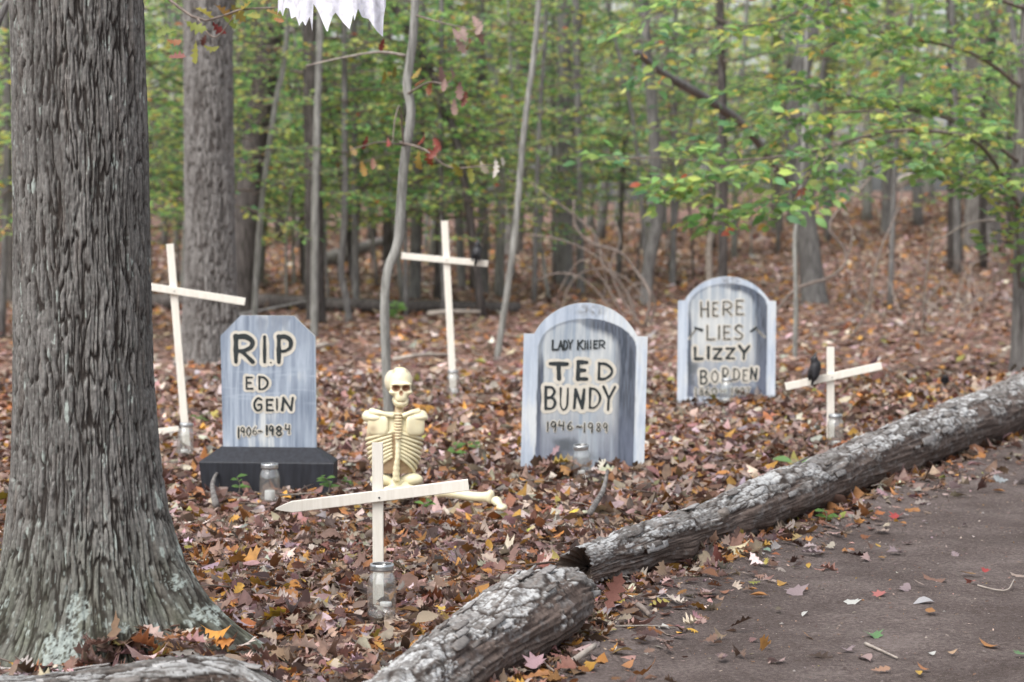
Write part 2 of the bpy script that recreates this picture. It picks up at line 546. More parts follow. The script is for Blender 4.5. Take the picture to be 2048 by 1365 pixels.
def path_z(x, y):
    s = path_side(x, y)
    return terrain(x, y) - 0.004 + 0.012 * sstep(0.02, 0.16, s) - 0.07 * (1 - sstep(-0.08, 0.05, s)) + 0.012 * fbm(x * 4.5, y * 4.5, seed=21, octv=4) + 0.004 * fbm(x * 30, y * 30, seed=22, octv=2)
ny_ = 300; nx_ = 170
yy = np.linspace(3.6, 17.5, ny_)
tt = np.linspace(0, 1, nx_) ** 1.25
PX = np.interp(yy, LOGC[:, 1], LOGC[:, 0])[:, None] - 0.16 + tt[None] * 5.2
PY = np.broadcast_to(yy[:, None], PX.shape)
v = np.stack([PX, PY, path_z(PX, PY)], -1).reshape(-1, 3)
i = np.arange(ny_ - 1)[:, None] * nx_; j = np.arange(nx_ - 1)[None]
path = tag(obj('dirt_path', mesh_np('dirt_path', v, np.stack([i + j, i + j + 1, i + nx_ + j + 1, i + nx_ + j], -1).reshape(-1, 4)), M['dirt']), kind='structure')

# ================================================================== LEAF TEMPLATES
def half_leaf(outline):
    """outline: (x,y) right side with monotone x. -> verts, tris of a two-sided leaf blade with midrib"""
    o = np.array(outline, float)
    n = len(o)
    mid = np.stack([o[:, 0], 0 * o[:, 0]], 1)
    v = np.concatenate([mid, o, o * [1, -1]])
    t = []
    for k in range(n - 1):
        a, b, c, d = k, k + 1, n + k, n + k + 1
        if o[k, 1] > 1e-6: t += [(a, c, d)] ; t += [(a, 2 * n + k + 1, 2 * n + k)]
        if o[k + 1, 1] > 1e-6: t += [(a, d, b)]; t += [(a, b, 2 * n + k + 1)]
    return np.column_stack([v, np.zeros(len(v))]), np.array(t)

T_OAKR = half_leaf([(-0.16, .0), (-0.15, .006), (0.02, .012), (.14, .15), (.23, .07), (.36, .25), (.46, .10), (.60, .29), (.69, .11), (.82, .18), (.87, .07), (1, 0)])
T_OAKW = half_leaf([(-0.08, .0), (-0.07, .008), (.04, .02), (.17, .12), (.25, .07), (.38, .22), (.47, .10), (.62, .27), (.72, .13), (.84, .2), (.95, .1), (1, 0)])
T_BEECH = half_leaf([(-.1, 0), (-.09, .008), (.02, .03), (.2, .2), (.45, .27), (.7, .2), (.9, .06), (1, 0)])
def star_leaf(pts):
    p = np.array(pts, float)
    full = np.concatenate([p, (p * [1, -1])[::-1][1:-1]])
    v = np.concatenate([[[0.25, 0]], full])
    n = len(full)
    t = [(0, 1 + k, 1 + (k + 1) % n) for k in range(n)]
    return np.column_stack([v, np.zeros(len(v))]), np.array(t)
T_MAPLE = star_leaf([(-.02, 0), (-.12, .28), (.12, .26), (.2, .55), (.36, .3), (.6, .42), (.62, .16), (1, 0)])
T_DIAM = (np.array([(0, 0, 0), (.45, .28, 0), (1, 0, 0), (.45, -.28, 0)], float), np.array([(0, 2, 1), (0, 3, 2)]))
T_HEX = (np.array([(0, 0, 0), (.3, .26, 0), (.72, .22, 0), (1, 0, 0), (.72, -.22, 0), (.3, -.26, 0)], float), np.array([(0, 2, 1), (0, 3, 2), (0, 4, 3), (0, 5, 4)]))
T_LOBE = (np.array([(0, 0, 0), (.25, .2, 0), (.38, .08, 0), (.62, .32, 0), (1, 0, 0), (.62, -.32, 0), (.38, -.08, 0), (.25, -.2, 0)], float),
          np.array([(0, 2, 1), (0, 4, 2), (2, 4, 3), (0, 7, 6), (0, 6, 4), (6, 5, 4)]))

def norm(a):
    return a / (np.linalg.norm(a, axis=-1, keepdims=True) + 1e-12)

def leaf_geo(tmpl, pos, ex, up, size, curl, cup, twist=None):
    """place N copies of a leaf template. returns verts (N*m,3), tris (N*t,3)"""
    V, T = tmpl
    N, m = len(pos), len(V)
    ex = norm(ex); ey = norm(np.cross(up, ex)); ez = np.cross(ex, ey)
    x, y = V[:, 0], V[:, 1]
    z = curl[:, None] * ((x - 0.35) ** 2)[None] * 0.9 + cup[:, None] * (np.abs(y) ** 1.3)[None] * 1.6
    if twist is not None: z = z + twist[:, None] * (x * y)[None] * 2
    P = pos[:, None] + size[:, None, None] * (x[None, :, None] * ex[:, None] + y[None, :, None] * ey[:, None] + z[..., None] * ez[:, None])
    tri = (T[None] + (np.arange(N) * m)[:, None, None]).reshape(-1, 3)
    return P.reshape(-1, 3), tri

LIT = np.array([  # albedo palette of the litter
    (0.27, 0.185, 0.148), (0.36, 0.27, 0.235), (0.19, 0.118, 0.092), (0.13, 0.075, 0.056), (0.075, 0.042, 0.032),
    (0.24, 0.105, 0.042), (0.34, 0.160, 0.045), (0.42, 0.235, 0.05), (0.48, 0.405, 0.36), (0.17, 0.078, 0.052),
    (0.27, 0.235, 0.06), (0.255, 0.205, 0.195)])
LIT_P = np.array([.19, .15, .17, .12, .08, .09, .06, .03, .05, .06, .008, .06]); LIT_P /= LIT_P.sum()

def litter_params(n, rng):
    c = LIT[rng.choice(len(LIT), n, p=LIT_P)] * (0.6 + 0.72 * rng.random((n, 1))) * (1 + 0.08 * rng.normal(size=(n, 3)))
    yaw = rng.random(n) * 2 * np.pi
    tilt = np.abs(rng.normal(0, 0.25, n)) + (rng.random(n) < 0.08) * rng.random(n) * 0.6
    ta = rng.random(n) * 2 * np.pi
    up = np.stack([np.sin(tilt) * np.cos(ta), np.sin(tilt) * np.sin(ta), np.cos(tilt)], 1)
    ex = np.stack([np.cos(yaw), np.sin(yaw), 0 * yaw], 1)
    ex = norm(ex - up * (ex * up).sum(1, keepdims=True))
    flip = rng.random(n) < 0.4
    up[flip] *= -1
    curl = rng.normal(0.1, 0.6, n); cup = rng.normal(0.2, 0.55, n)
    tw = rng.normal(0, 0.5, n)
    return np.clip(c * np.array([1.15, 1.16, 1.15]), 0.01, 0.8), up, ex, curl, cup, tw

def scatter(n, y0, y1, rng, spread=0.30, keep=None):
    """points on the forest floor, denser sampling in the wedge the camera sees"""
    y = np.sqrt(rng.random(n) * (y1 ** 2 - y0 ** 2) + y0 ** 2)
    x = (rng.random(n) * 2 - 1) * spread * y
    s = path_side(x, y)
    edge = 0.10 + 0.10 * fbm(x * 2.5, y * 2.5, seed=71, octv=3)
    ok = s < edge - 0.03 + 0.22 * rng.random(n) ** 4
    return x[ok], y[ok]

PRESS = [(-0.42, 7.18, .07, .16), (-1.09, 10.12, .55, .35), (-1.09, 10.2, .07, .2), (0.0, 0, .01, .01), (-0.38, 9.95, .5, .3), (0.36, 11.3, .38, .25), (1.41, 14.75, .36, .3), (1.80, 12.5, .1, .2), (-1.75, 12.0, .1, .2), (-0.40, 15.4, .1, .25), (-0.15, 9.8, .2, .25)]
def press(x, y, z, up):
    w = np.zeros(len(x))
    for (a, b, rx, ry) in PRESS:
        w = np.maximum(w, sstep(1.3, 0.8, np.hypot((x - a) / rx, (y - b) / ry)))
    z = z - 0.024 * w
    up = norm(up * (1 - 0.7 * w[:, None]) + np.array([0, 0, 1.0]) * np.sign(up[:, 2:3]) * 0.7 * w[:, None])
    return z, up
litter = MB()
single_leaves = []
tri_budget = 0
rng = np.random.default_rng(5)
# near zone: fully shaped leaves
x, y = scatter(20000, 5.6, 9.6, rng)
c, up, ex, curl, cup, tw = litter_params(len(x), rng)
z = terrain(x, y) - 0.026 + 0.036 * rng.random(len(x)) ** 1.2
z = z + 0.014 * fbm(x * 3, y * 3, seed=72, octv=2)
z, up = press(x, y, z, up)
size = 0.032 + 0.062 * rng.random(len(x)) ** 1.3
c = c * (1 + 0.45 * fbm(x * 1.6, y * 1.6, seed=73, octv=3))[:, None]
tid = rng.choice(4, len(x), p=[.40, .34, .07, .19])
TS = [T_OAKR, T_OAKW, T_MAPLE, T_BEECH]
order = np.argsort(y - 0.8 * (z - terrain(x, y)) * 10)
pick = np.zeros(len(x), bool)
vis = (np.abs(x / y) < 0.222) & (y > 6.35) & (y < 8.2) & (z - terrain(x, y) > 0.003) & ~((x < -0.85) & (y > 6.6) & (y < 7.4))
idx = np.where(vis)[0]
idx = idx[np.argsort(-(size[idx] / y[idx]))][:290]
pick[idx] = True
for k in range(4):
    q = (tid == k) & ~pick
    v, t = leaf_geo(TS[k], np.stack([x, y, z], 1)[q], ex[q], up[q], size[q] * (0.8 if k == 2 else 1), curl[q], cup[q], tw[q])
    litter.add(v, f3=t, col=np.repeat(c[q], len(TS[k][0]), 0))
# the leaves that show largest: objects of their own sharing a few blade meshes
blade = []
for k, T in enumerate(TS):
    for s in range(4):
        cu, cp, twv = [(0.3, 0.2, 0.15), (-0.35, 0.35, -0.3), (0.6, -0.25, 0.35), (0.1, 0.55, 0.1)][s]
        v, t = leaf_geo(T, np.zeros((1, 3)), np.array([[1., 0, 0]]), np.array([[0, 0, 1.]]), np.ones(1), np.array([cu]), np.array([cp]), np.array([twv]))
        me = mesh_np('fallen_leaf', v, t)
        me.materials.append(M['litter_obj'])
        blade.append(me)

def place_leaf(me, pos, ex, up, s, colr, parent=None, name='leaf'):
    o = bpy.data.objects.new(name, me)
    COL.objects.link(o)
    exv = Vector(ex).normalized(); uv = Vector(up)
    ey = uv.cross(exv).normalized(); ez = exv.cross(ey)
    m = Matrix((exv * s, ey * s, ez * s)).transposed().to_4x4()
    m.translation = Vector(pos)
    o.matrix_world = m
    o.color = (*[float(q) for q in colr], 1)
    if parent is not None: o.parent = parent
    return o
for q in np.where(pick)[0]:
    place_leaf(blade[tid[q] * 4 + rng.integers(4)], (x[q], y[q], z[q] + 0.004), ex[q], up[q], size[q], c[q], floor, 'leaf')
# middle zone
x, y = scatter(62000, 9.6, 17.5, rng)
c, up, ex, curl, cup, tw = litter_params(len(x), rng)
z = terrain(x, y) - 0.032 + 0.036 * rng.random(len(x)) ** 1.2
z = z + 0.012 * fbm(x * 3, y * 3, seed=72, octv=2)
z, up = press(x, y, z, up)
size = 0.032 + 0.06 * rng.random(len(x)) ** 1.3
c = c * (1 + 0.5 * fbm(x * 1.3, y * 1.3, seed=73, octv=3))[:, None]
for k, T in enumerate([T_LOBE, T_HEX]):
    q = (rng.random(len(x)) < (0.6 if k == 0 else 1))
    if k == 0: q0 = q
    else: q = ~q0
    v, t = leaf_geo(T, np.stack([x, y, z], 1)[q], ex[q], up[q], size[q] * 1.05, curl[q], cup[q], tw[q])
    litter.add(v, f3=t, col=np.repeat(c[q], len(T[0]), 0))
# far zone
x, y = scatter(100000, 17.5, 62, rng, 0.34)
c, up, ex, curl, cup, tw = litter_params(len(x), rng)
z = terrain(x, y) - 0.03 + 0.035 * rng.random(len(x))
size = (0.07 + 0.06 * rng.random(len(x))) * (1 + 0.012 * (y - 17))
c = c * 1.15
v, t = leaf_geo(T_DIAM, np.stack([x, y, z], 1), ex, up, size, curl, cup * 0)
litter.add(v, f3=t, col=np.repeat(c, 4, 0))
# litter outside the wedge of the view, so the floor goes on to the sides
y = 4 + 24 * rng.random(9000); x = np.sign(rng.random(9000) - 0.5) * (0.29 * y + 5 * rng.random(9000))
ok = path_side(x, y) < 0.05; x, y = x[ok], y[ok]
c, up, ex, curl, cup, tw = litter_params(len(x), rng)
v, t = leaf_geo(T_DIAM, np.stack([x, y, terrain(x, y) - 0.025 + 0.03 * rng.random(len(x))], 1), ex, up, 0.1 + 0.05 * rng.random(len(x)), curl, cup * 0)
litter.add(v, f3=t, col=np.repeat(c, 4, 0))
# drifts banked against the stones, logs and the big tree
drift = [(-1.02, 6.62, .35, .12, 140), (0.20, 11.5, .16, .07, 110), (0.55, 11.48, .12, .05, 60), (1.62, 15.15, .16, .06, 60), (1.9, 12.2, .9, .05, 260), (0.7, 8.75, .7, .05, 260), (-0.68, 7.3, .12, .05, 60), (0.06, 7.4, .3, .04, 120)]
for (dx, dy, dr_, dh, n_) in drift:
    x = dx + rng.normal(0, dr_ * .5, n_); y = dy + rng.normal(0, 0.07, n_)
    ok = path_side(x, y) < 0.02; x, y = x[ok], y[ok]
    c, up, ex, curl, cup, tw = litter_params(len(x), rng)
    z = terrain(x, y) - 0.02 + dh * rng.random(len(x)) * np.exp(-((x - dx) / dr_) ** 2)
    v, t = leaf_geo(T_OAKR, np.stack([x, y, z], 1), ex, up, 0.07 + 0.05 * rng.random(len(x)), curl, cup, tw)
    litter.add(v, f3=t, col=np.repeat(c, len(T_OAKR[0]), 0))
# twigs lost in the litter
for k in range(240):
    yk = math.sqrt(rng.random() * (16 ** 2 - 6 ** 2) + 36); xk = (rng.random() * 2 - 1) * 0.25 * yk
    if path_side(xk, yk) > 0.05: continue
    a = rng.random() * 6.28; Lk = 0.05 + 0.22 * rng.random() ** 2
    zk = float(terrain(xk, yk)) + 0.004 + 0.012 * rng.random()
    C = spline([(xk, yk, zk), (xk + math.cos(a) * Lk * .5 + rng.normal(0, .008), yk + math.sin(a) * Lk * .5, zk + 0.008), (xk + math.cos(a) * Lk, yk + math.sin(a) * Lk, zk + rng.normal(0.004, 0.008))], 5)
    litter.add(*tube(C, np.linspace(0.0035, 0.0015, 5) * (0.6 + rng.random()), 4), col=np.array([(0.16, 0.13, 0.11), (0.28, 0.25, 0.22), (0.09, 0.065, 0.05)][int(rng.integers(3))]))
lit = litter.build('leaf_litter', M['litter'], floor)
tag(lit, kind='stuff')

# ================================================================== LARGE TREE
def bark_field(TH, Z, fz=1.0, seed=0):
    """long interlaced ridges, furrows along the zero lines of stretched noise"""
    ct, st_ = np.cos(TH), np.sin(TH)
    wz = Z + 0.03 * fbm(ct * 4, st_ * 4, Z * 5, seed=12 + seed, octv=2)
    wt = TH + 0.05 * fbm(ct * 3, st_ * 3, Z * 4.5, seed=13 + seed, octv=3) + 0.006 * fbm(ct * 14, st_ * 14, Z * 30, seed=11 + seed, octv=2)
    cw, sw_ = np.cos(wt) * fz, np.sin(wt) * fz
    n1 = vnoise(cw * 19, sw_ * 19, wz * 9.5, seed=14 + seed) + 0.5 * vnoise(cw * 36, sw_ * 36, wz * 19, seed=24 + seed)
    n2 = vnoise(cw * 30 + 7, sw_ * 30, wz * 11.0, seed=15 + seed)
    n3 = vnoise(cw * 24, sw_ * 24 + 3, wz * 40.0, seed=25 + seed)
    edge = sstep(0.02, 0.36, np.abs(n1))
    edgeb = sstep(0.0, 0.30, np.abs(n2))
    crossb = sstep(0.0, 0.10, np.abs(n3))
    cid = 0.5 + 0.5 * vnoise(cw * 9, sw_ * 9, wz * 6, seed=26 + seed)
    fine = fbm(ct * 55, st_ * 55, Z * 60, seed=16 + seed, octv=3)
    return edge * (0.70 + 0.30 * cid) * (0.50 + 0.50 * edgeb) * (0.88 + 0.12 * crossb) + 0.13 * fine, fine, cid

def large_tree():
    cx, cy_ = (165 - 1024) / F * 6.9, 6.9
    root = thing('oak_tree', 'thick furrowed grey trunk with lichened root flare, nearest tree at the left', 'tree', (cx, cy_, 0))
    nth = 560
    zs = np.concatenate([np.linspace(-0.12, 2.15, 760)])
    th = np.linspace(0, 2 * np.pi, nth, endpoint=False)
    TH, Z = np.meshgrid(th, zs)
    # root flare: strongest to the right, smaller lobes around
    def lobe(a, w): return np.exp(-(((TH - a + np.pi) % (2 * np.pi) - np.pi) / w) ** 2)
    zz = np.clip(Z, -0.05, None)
    Rr = 0.203 - 0.004 * Z
    Rr = Rr + lobe(-0.12, 0.42) * 0.29 * np.exp(-Z / 0.20) + lobe(np.pi, .5) * 0.085 * np.exp(-zz / 0.28) + lobe(-1.0, .32) * 0.13 * np.exp(-zz / 0.17)
    Rr = Rr + lobe(-1.75, .4) * 0.12 * np.exp(-zz / 0.15) + lobe(-2.5, .33) * 0.14 * np.exp(-zz / 0.16) + lobe(1.3, .5) * 0.18 * np.exp(-zz / 0.2) + 0.045 * np.exp(-zz / 0.25)
    Rr = Rr + 0.006 * fbm(np.cos(TH) * 2.5, np.sin(TH) * 2.5, Z * 2, seed=8, octv=3)
    h, fine, cid = bark_field(TH, Z)
    low = sstep(0.45, 0.05, Z)          # bark is shallower and crustier at the root collar
    h = h * (1 - 0.45 * low) + low * 0.22 * fbm(np.cos(TH) * 30, np.sin(TH) * 30, Z * 60, seed=16, octv=3)
    Rr = Rr + 0.0125 * (h - 0.5)
    lean = -0.012 * (Z - 0.9) * 0.5
    X = Rr * np.cos(TH) + lean; Y = Rr * np.sin(TH)
    v = np.stack([X, Y, Z], -1).reshape(-1, 3)
    # colour of the bark itself: dark cork in furrows' floor, weathered grey plates, lichen, algae near the ground
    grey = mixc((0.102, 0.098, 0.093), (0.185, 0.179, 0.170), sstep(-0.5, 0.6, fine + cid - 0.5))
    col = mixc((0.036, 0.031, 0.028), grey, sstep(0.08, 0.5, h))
    brown = sstep(0.2, 0.6, fbm(np.cos(TH) * 9, np.sin(TH) * 9, Z * 7, seed=17, octv=3))
    col = mixc(col, col * np.array([0.88, 0.74, 0.66]), 0.35 * brown)
    algae = sstep(0.5, 0.02, Z) * (0.55 + 0.45 * fbm(np.cos(TH) * 10, np.sin(TH) * 10, Z * 12, seed=18, octv=3))
    col = mixc(col, col * np.array([0.70, 0.80, 0.60]), np.clip(algae, 0, 0.8))
    ln = fbm(np.cos(TH) * 13, np.sin(TH) * 13, Z * 14, seed=19, octv=4)
    lb = 0.44 - 0.10 * sstep(0.55, 0.0, Z) - 0.03 * sstep(0.8, 2, Z)
    lich = sstep(lb, lb + 0.05, ln) * sstep(0.25, 0.55, h + 0.3 * fine)
    fl = fbm(np.cos(TH) * 45, np.sin(TH) * 45, Z * 50, seed=20, octv=2)
    fleck = sstep(0.36, 0.5, fl) * (0.4 + 0.6 * sstep(0.9, 0.0, Z)) * 0.6
    # two big crusts seen at the foot
    for (px, py, sx, sz) in [(150, 1222, .030, .045), (135, 1290, .06, .055), (430, 1250, .08, .028), (245, 1260, .014, .014), (275, 1290, .02, .03), (270, 1328, .03, .012), (335, 1185, .03, .02)]:
        zc = CAM_H + (422 - py) / F * 6.66
        xc = (px - 1024) / F * 6.66 - cx
        d2 = ((X - xc) / sx) ** 2 + ((Z - zc) / sz) ** 2
        lich = np.maximum(lich, sstep(1.15, 0.75, d2 + 1.5 * fbm(X * 70, Z * 70, 0, seed=23, octv=4)) * (Y < 0) * sstep(-0.35, 0.05, fbm(X * 160, Z * 160, 0, seed=27, octv=3)))
    lich = np.clip(np.maximum(lich, fleck), 0, 1)
    col = mixc(col, np.array([0.33, 0.375, 0.35]), lich * 0.8)
    i = np.arange(len(zs) - 1)[:, None] * nth; j = np.arange(nth)[None]; j2 = (j + 1) % nth
    f = np.stack([i + j, i + j2, i + nth + j2, i + nth + j], -1).reshape(-1, 4)
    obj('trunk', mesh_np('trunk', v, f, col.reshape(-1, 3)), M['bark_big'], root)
    up = MB()
    C = spline([(-0.013, 0, 2.12), (-0.02, 0.02, 3.6), (0.05, 0.05, 5.5), (0.0, 0.1, 8.5)], 24)
    up.add(*tube(C, np.linspace(0.196, 0.12, 24), 28), col=(0.17, 0.155, 0.145))
    up.build('upper_trunk', M['bark_big'], root)
    for pts, r0 in [([(0.1, -0.02, 2.45), (0.45, 0.05, 2.75), (0.95, 0.2, 2.95), (1.5, 0.3, 3.3), (2.1, 0.5, 3.9)], 0.045), ([(0, 0, 4.2), (-0.8, 0.4, 5.0), (-1.8, 0.9, 5.9)], 0.07), ([(0, 0, 5.2), (0.7, -0.5, 6.1), (1.7, -0.9, 7.2)], 0.06)]:
        C = spline(pts, 18)
        MB().add(*tube(C, np.linspace(r0, r0 * 0.35, 18), 10), col=(0.16, 0.145, 0.135)).build('limb', M['bark_big'], root)
    return root, Vector((cx, cy_, 0))
oak, OAK_P = large_tree()

# ================================================================== EDGING LOGS
def make_log(name, label, pts, rads, ns, n, seed, bare_dir, bare=0.2, plate=(0.05, 0.16), knob=None, rag=0.0, group=None, tint=1.0):
    C = spline(pts, n)
    L = np.concatenate([[0], np.cumsum(np.linalg.norm(np.diff(C, axis=0), axis=1))])
    rad = np.interp(np.linspace(0, 1, n), np.linspace(0, 1, len(rads)), rads)
    T, U, V = frames(C)
    th = np.linspace(0, 2 * np.pi, ns, endpoint=False)
    TH, S = np.meshgrid(th, L)
    dirs = np.cos(th)[None, :, None] * U[:, None] + np.sin(th)[None, :, None] * V[:, None]
    upn = dirs[..., 2]
    side = (dirs * np.array(bare_dir)).sum(-1)
    ct, st_ = np.cos(TH), np.sin(TH)
    kk = rad.mean()
    wS = S + 0.03 * fbm(ct * 2, st_ * 2, S * 6, seed=seed, octv=3)
    wT = TH + 0.25 * fbm(ct * 1.5, st_ * 1.5, S * 3.5, seed=seed + 1, octv=3)
    per = max(6, int(round(2 * np.pi * kk / plate[0])))
    f1, f2, cid = voro((wT / (2 * np.pi) * per) % per, wS / plate[1], seed=seed + 2, period=per)
    per2 = per * 2
    f1b, f2b, cidb = voro((wT / (2 * np.pi) * per2) % per2, wS / plate[1] * 1.7 + 0.4, seed=seed + 7, period=per2)
    rough_e = 0.06 * fbm(ct * 8, st_ * 8, S * 60, seed=seed + 8, octv=3)
    crack = sstep(0.03, 0.13, f2 - f1 + rough_e)
    crackb = sstep(0.02, 0.16, f2b - f1b + rough_e)
    big = fbm(ct * 1.2, st_ * 1.2, S * 3.0, seed=seed + 3, octv=4)
    fine = fbm(ct * 12, st_ * 12, S * 90, seed=seed + 4, octv=4)
    fib = fbm(ct * 16, st_ * 16, S * 10, seed=seed + 5, octv=4)
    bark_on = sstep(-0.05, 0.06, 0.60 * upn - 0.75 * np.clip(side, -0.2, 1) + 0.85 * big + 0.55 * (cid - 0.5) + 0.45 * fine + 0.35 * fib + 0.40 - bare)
    tn = 0.5 + 0.5 * fbm(ct * 3.2, st_ * 3.2, S * 11, seed=seed + 13, octv=5, gain=0.6) + 0.10 * fib
    lv = tn * 9
    terr = (np.floor(lv) + sstep(0.0, 0.18, lv % 1)) / 9
    tid_ = _hash(np.floor(lv).astype(np.int64), (cid * 97).astype(np.int64), np.zeros_like(lv, dtype=np.int64), seed + 14)
    tedge = sstep(0.0, 0.10, lv % 1)
    fib2 = fbm(ct * 20, st_ * 20, S * 5, seed=seed + 15, octv=3)
    lift = (0.35 + 0.65 * cid) * (0.55 + 0.45 * cidb * crackb)
    h = bark_on * (0.003 + 0.007 * crack * lift + 0.030 * (terr - 0.5)) + 0.0024 * fine + (1 - bark_on) * (0.009 * fib2 + 0.012 * (terr - 0.5)) + 0.002 * fib * bark_on + 0.016 * big + 0.02 * fbm(ct * 0.8, st_ * 0.8, S * 2.2, seed=seed + 16, octv=2)
    rr = rad[:, None] + h
    if knob:
        for (s0, a0, w, am) in knob:
            rr = rr + am * np.exp(-((S - s0) / w) ** 2 - ((((TH - a0) + np.pi) % (2 * np.pi) - np.pi) / (w / rad.mean())) ** 2)
    P = C[:, None] + rr[..., None] * dirs
    if rag:
        for e, sg in ((0, -1), (n - 1, 1)):
            k = np.arange(6)
            for q in k:
                row = e - sg * q
                w = (1 - q / 6.0)
                P[row] += T[e] * sg * (w * rag * (fbm(np.cos(th) * 4, np.sin(th) * 4, q * 0.1, seed=seed + 6, octv=3))[:, None])
    g1 = mixc((0.12, 0.11, 0.102), (0.37, 0.365, 0.355), np.clip(0.05 + 0.85 * tid_ + 0.6 * fine + 0.3 * fib, 0, 1))
    g1 = mixc(g1, (0.17, 0.135, 0.115), sstep(0.05, 0.45, fib + 0.3 * big) * 0.6)
    barkc = mixc((0.045, 0.035, 0.03), g1, np.clip(crack * (0.5 + 0.5 * crackb) * (0.25 + 0.75 * tedge), 0, 1))
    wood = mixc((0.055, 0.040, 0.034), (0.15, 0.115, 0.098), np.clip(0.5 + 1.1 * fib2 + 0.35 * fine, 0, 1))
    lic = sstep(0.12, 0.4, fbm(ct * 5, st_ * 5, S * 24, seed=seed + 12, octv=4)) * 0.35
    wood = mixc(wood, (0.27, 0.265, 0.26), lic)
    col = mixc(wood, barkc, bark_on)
    chips = sstep(0.68, 0.80, tid_ + 0.35 * fine + 0.15 * upn - 0.1) * bark_on * 0.6
    col = mixc(col, (0.52, 0.53, 0.53), chips * crackb * crack)
    v = P.reshape(-1, 3)
    i = np.arange(n - 1)[:, None] * ns; j = np.arange(ns)[None]; j2 = (j + 1) % ns
    f4 = np.stack([i + j, i + j2, i + ns + j2, i + ns + j], -1).reshape(-1, 4)
    base = Vector(C[0]); base.z = 0
    root = thing(name, label, 'log', base, group=group)
    off = np.array(base)
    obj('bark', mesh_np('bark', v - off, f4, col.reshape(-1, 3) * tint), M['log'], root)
    # broken end faces, splintered
    for e, sg in ((0, -1), (n - 1, 1)):
        m = MB()
        rings = []
        for q, s in enumerate((1.0, 0.75, 0.5, 0.25, 0.06)):
            ring = C[e] + (P[e] - C[e]) * s + T[e] * sg * (0.02 * fbm(np.cos(th) * 5 * s, np.sin(th) * 5 * s, q, seed=seed + 9, octv=3) - 0.11 * (1 - s) ** 0.7)[:, None]
            if q == 0: ring = P[e]
            rings.append(ring)
        vv = np.concatenate(rings) - off
        k = np.arange(4)[:, None] * ns
        ff = np.stack([k + j, k + j2, k + ns + j2, k + ns + j], -1).reshape(-1, 4)
        cc = np.repeat(np.array([(0.16, 0.13, 0.11), (0.10, 0.075, 0.06), (0.06, 0.045, 0.036), (0.04, 0.03, 0.025), (0.03, 0.022, 0.02)]), ns, 0)
        m.add(vv, f4=ff, col=cc).build('broken_end', M['log'], root)
    return root, C, rad

def z0(x, y): return float(terrain(x, y))
# long log along the path
pts3 = [(0.30, 7.68), (0.62, 8.42), (0.97, 9.12), (1.52, 10.36), (2.20, 11.78), (2.92, 13.28), (3.9, 15.2)]
rads3 = [0.058, 0.092, 0.108, 0.125, 0.148, 0.165, 0.16]
P3 = [(a - 0.07, b + 0.08, z0(a - 0.3, b + 0.1) + r * 0.72) for (a, b), r in zip(pts3, rads3)]
P3[0] = (P3[0][0] - 0.01, P3[0][1], P3[0][2] + 0.025)
log3, C3, R3 = make_log('edging_log', 'long weathered grey log edging the dirt path up to the right', P3, rads3, 128, 760, 40, (0.8, -0.6, -0.25), 0.16, (0.055, 0.26), [(0.95, 2.2, 0.08, 0.02), (1.45, 1.0, 0.10, -0.03), (2.9, 0.6, 0.1, 0.03)], 0.07)
# short log in front of it with the rounded knob end
pts2 = [(-0.33, 5.5, 0.03), (-0.20, 6.1, 0.05), (-0.065, 6.48, 0.068), (0.04, 6.76, 0.085), (0.125, 6.98, 0.095), (0.19, 7.12, 0.088)]
rads2 = [0.095, 0.100, 0.102, 0.110, 0.130, 0.078]
log2, C2, R2 = make_log('edging_log', 'short crumbling log with a flaky knobbed end at the bottom centre', pts2, rads2, 150, 420, 60, (0.8, -0.6, -0.2), 0.26, (0.06, 0.2), [(1.55, 1.4, 0.09, 0.022), (1.2, 4.2, 0.10, 0.02), (1.35, 2.6, 0.08, -0.02)], 0.05)
# curved grey log across the foot of the big tree
pts1 = [(-1.75, 6.02, -0.02), (-1.30, 6.08, -0.010), (-1.06, 6.12, 0.004), (-0.80, 6.15, 0.018), (-0.66, 6.12, -0.015), (-0.56, 6.08, -0.08)]
rads1 = [0.062, 0.065, 0.068, 0.07, 0.065, 0.05]
log1, C1, R1 = make_log('edging_log', 'curved bleached log lying across the foot of the thick trunk', pts1, rads1, 110, 380, 80, (0.1, -0.9, -0.1), 0.16, (0.03, 0.30), [(0.86, 1.0, 0.10, 0.012)], 0.03, tint=0.62)

def stub(parent, p, d, r, L):
    C = spline([np.array(p) - np.array(parent.location), np.array(p) + np.array(d) * L * .5 - np.array(parent.location), np.array(p) + np.array(d) * L + np.array([0.005, 0, 0.006]) - np.array(parent.location)], 8)
    th = np.linspace(0, 2 * np.pi, 14, endpoint=False)
    dr = 1 + 0.2 * fbm(np.cos(th)[None] * 2, np.sin(th)[None] * 2, np.arange(8)[:, None] * .5, seed=int(r * 9000), octv=3)
    v, f3, f4 = tube(C, np.linspace(r * 1.35, r * 0.8, 8), 14, True, dr)
    c = np.tile([0.17, 0.15, 0.135], (len(v), 1)) * (0.7 + 0.6 * np.random.default_rng(3).random((len(v), 1)))
    MB().add(v, f3, f4, col=c).build('branch_stub', M['log'], parent)
for s_, dd_, r_s in ((0.16, (0.5, -0.62, 0.55), 0.022), (0.36, (0.55, -0.6, 0.5), 0.018), (0.55, (-0.1, -0.3, 0.95), 0.02)):
    i_ = int(s_ * (len(C3) - 1)); stub(log3, C3[i_] + np.array(dd_) * R3[i_] * 0.8, dd_, r_s, 0.05)
i_ = int(0.80 * (len(C2) - 1)); stub(log2, C2[i_] + np.array((-0.5, -0.2, 0.8)) * R2[i_] * 0.8, (-0.6, -0.35, 0.7), 0.016, 0.06)

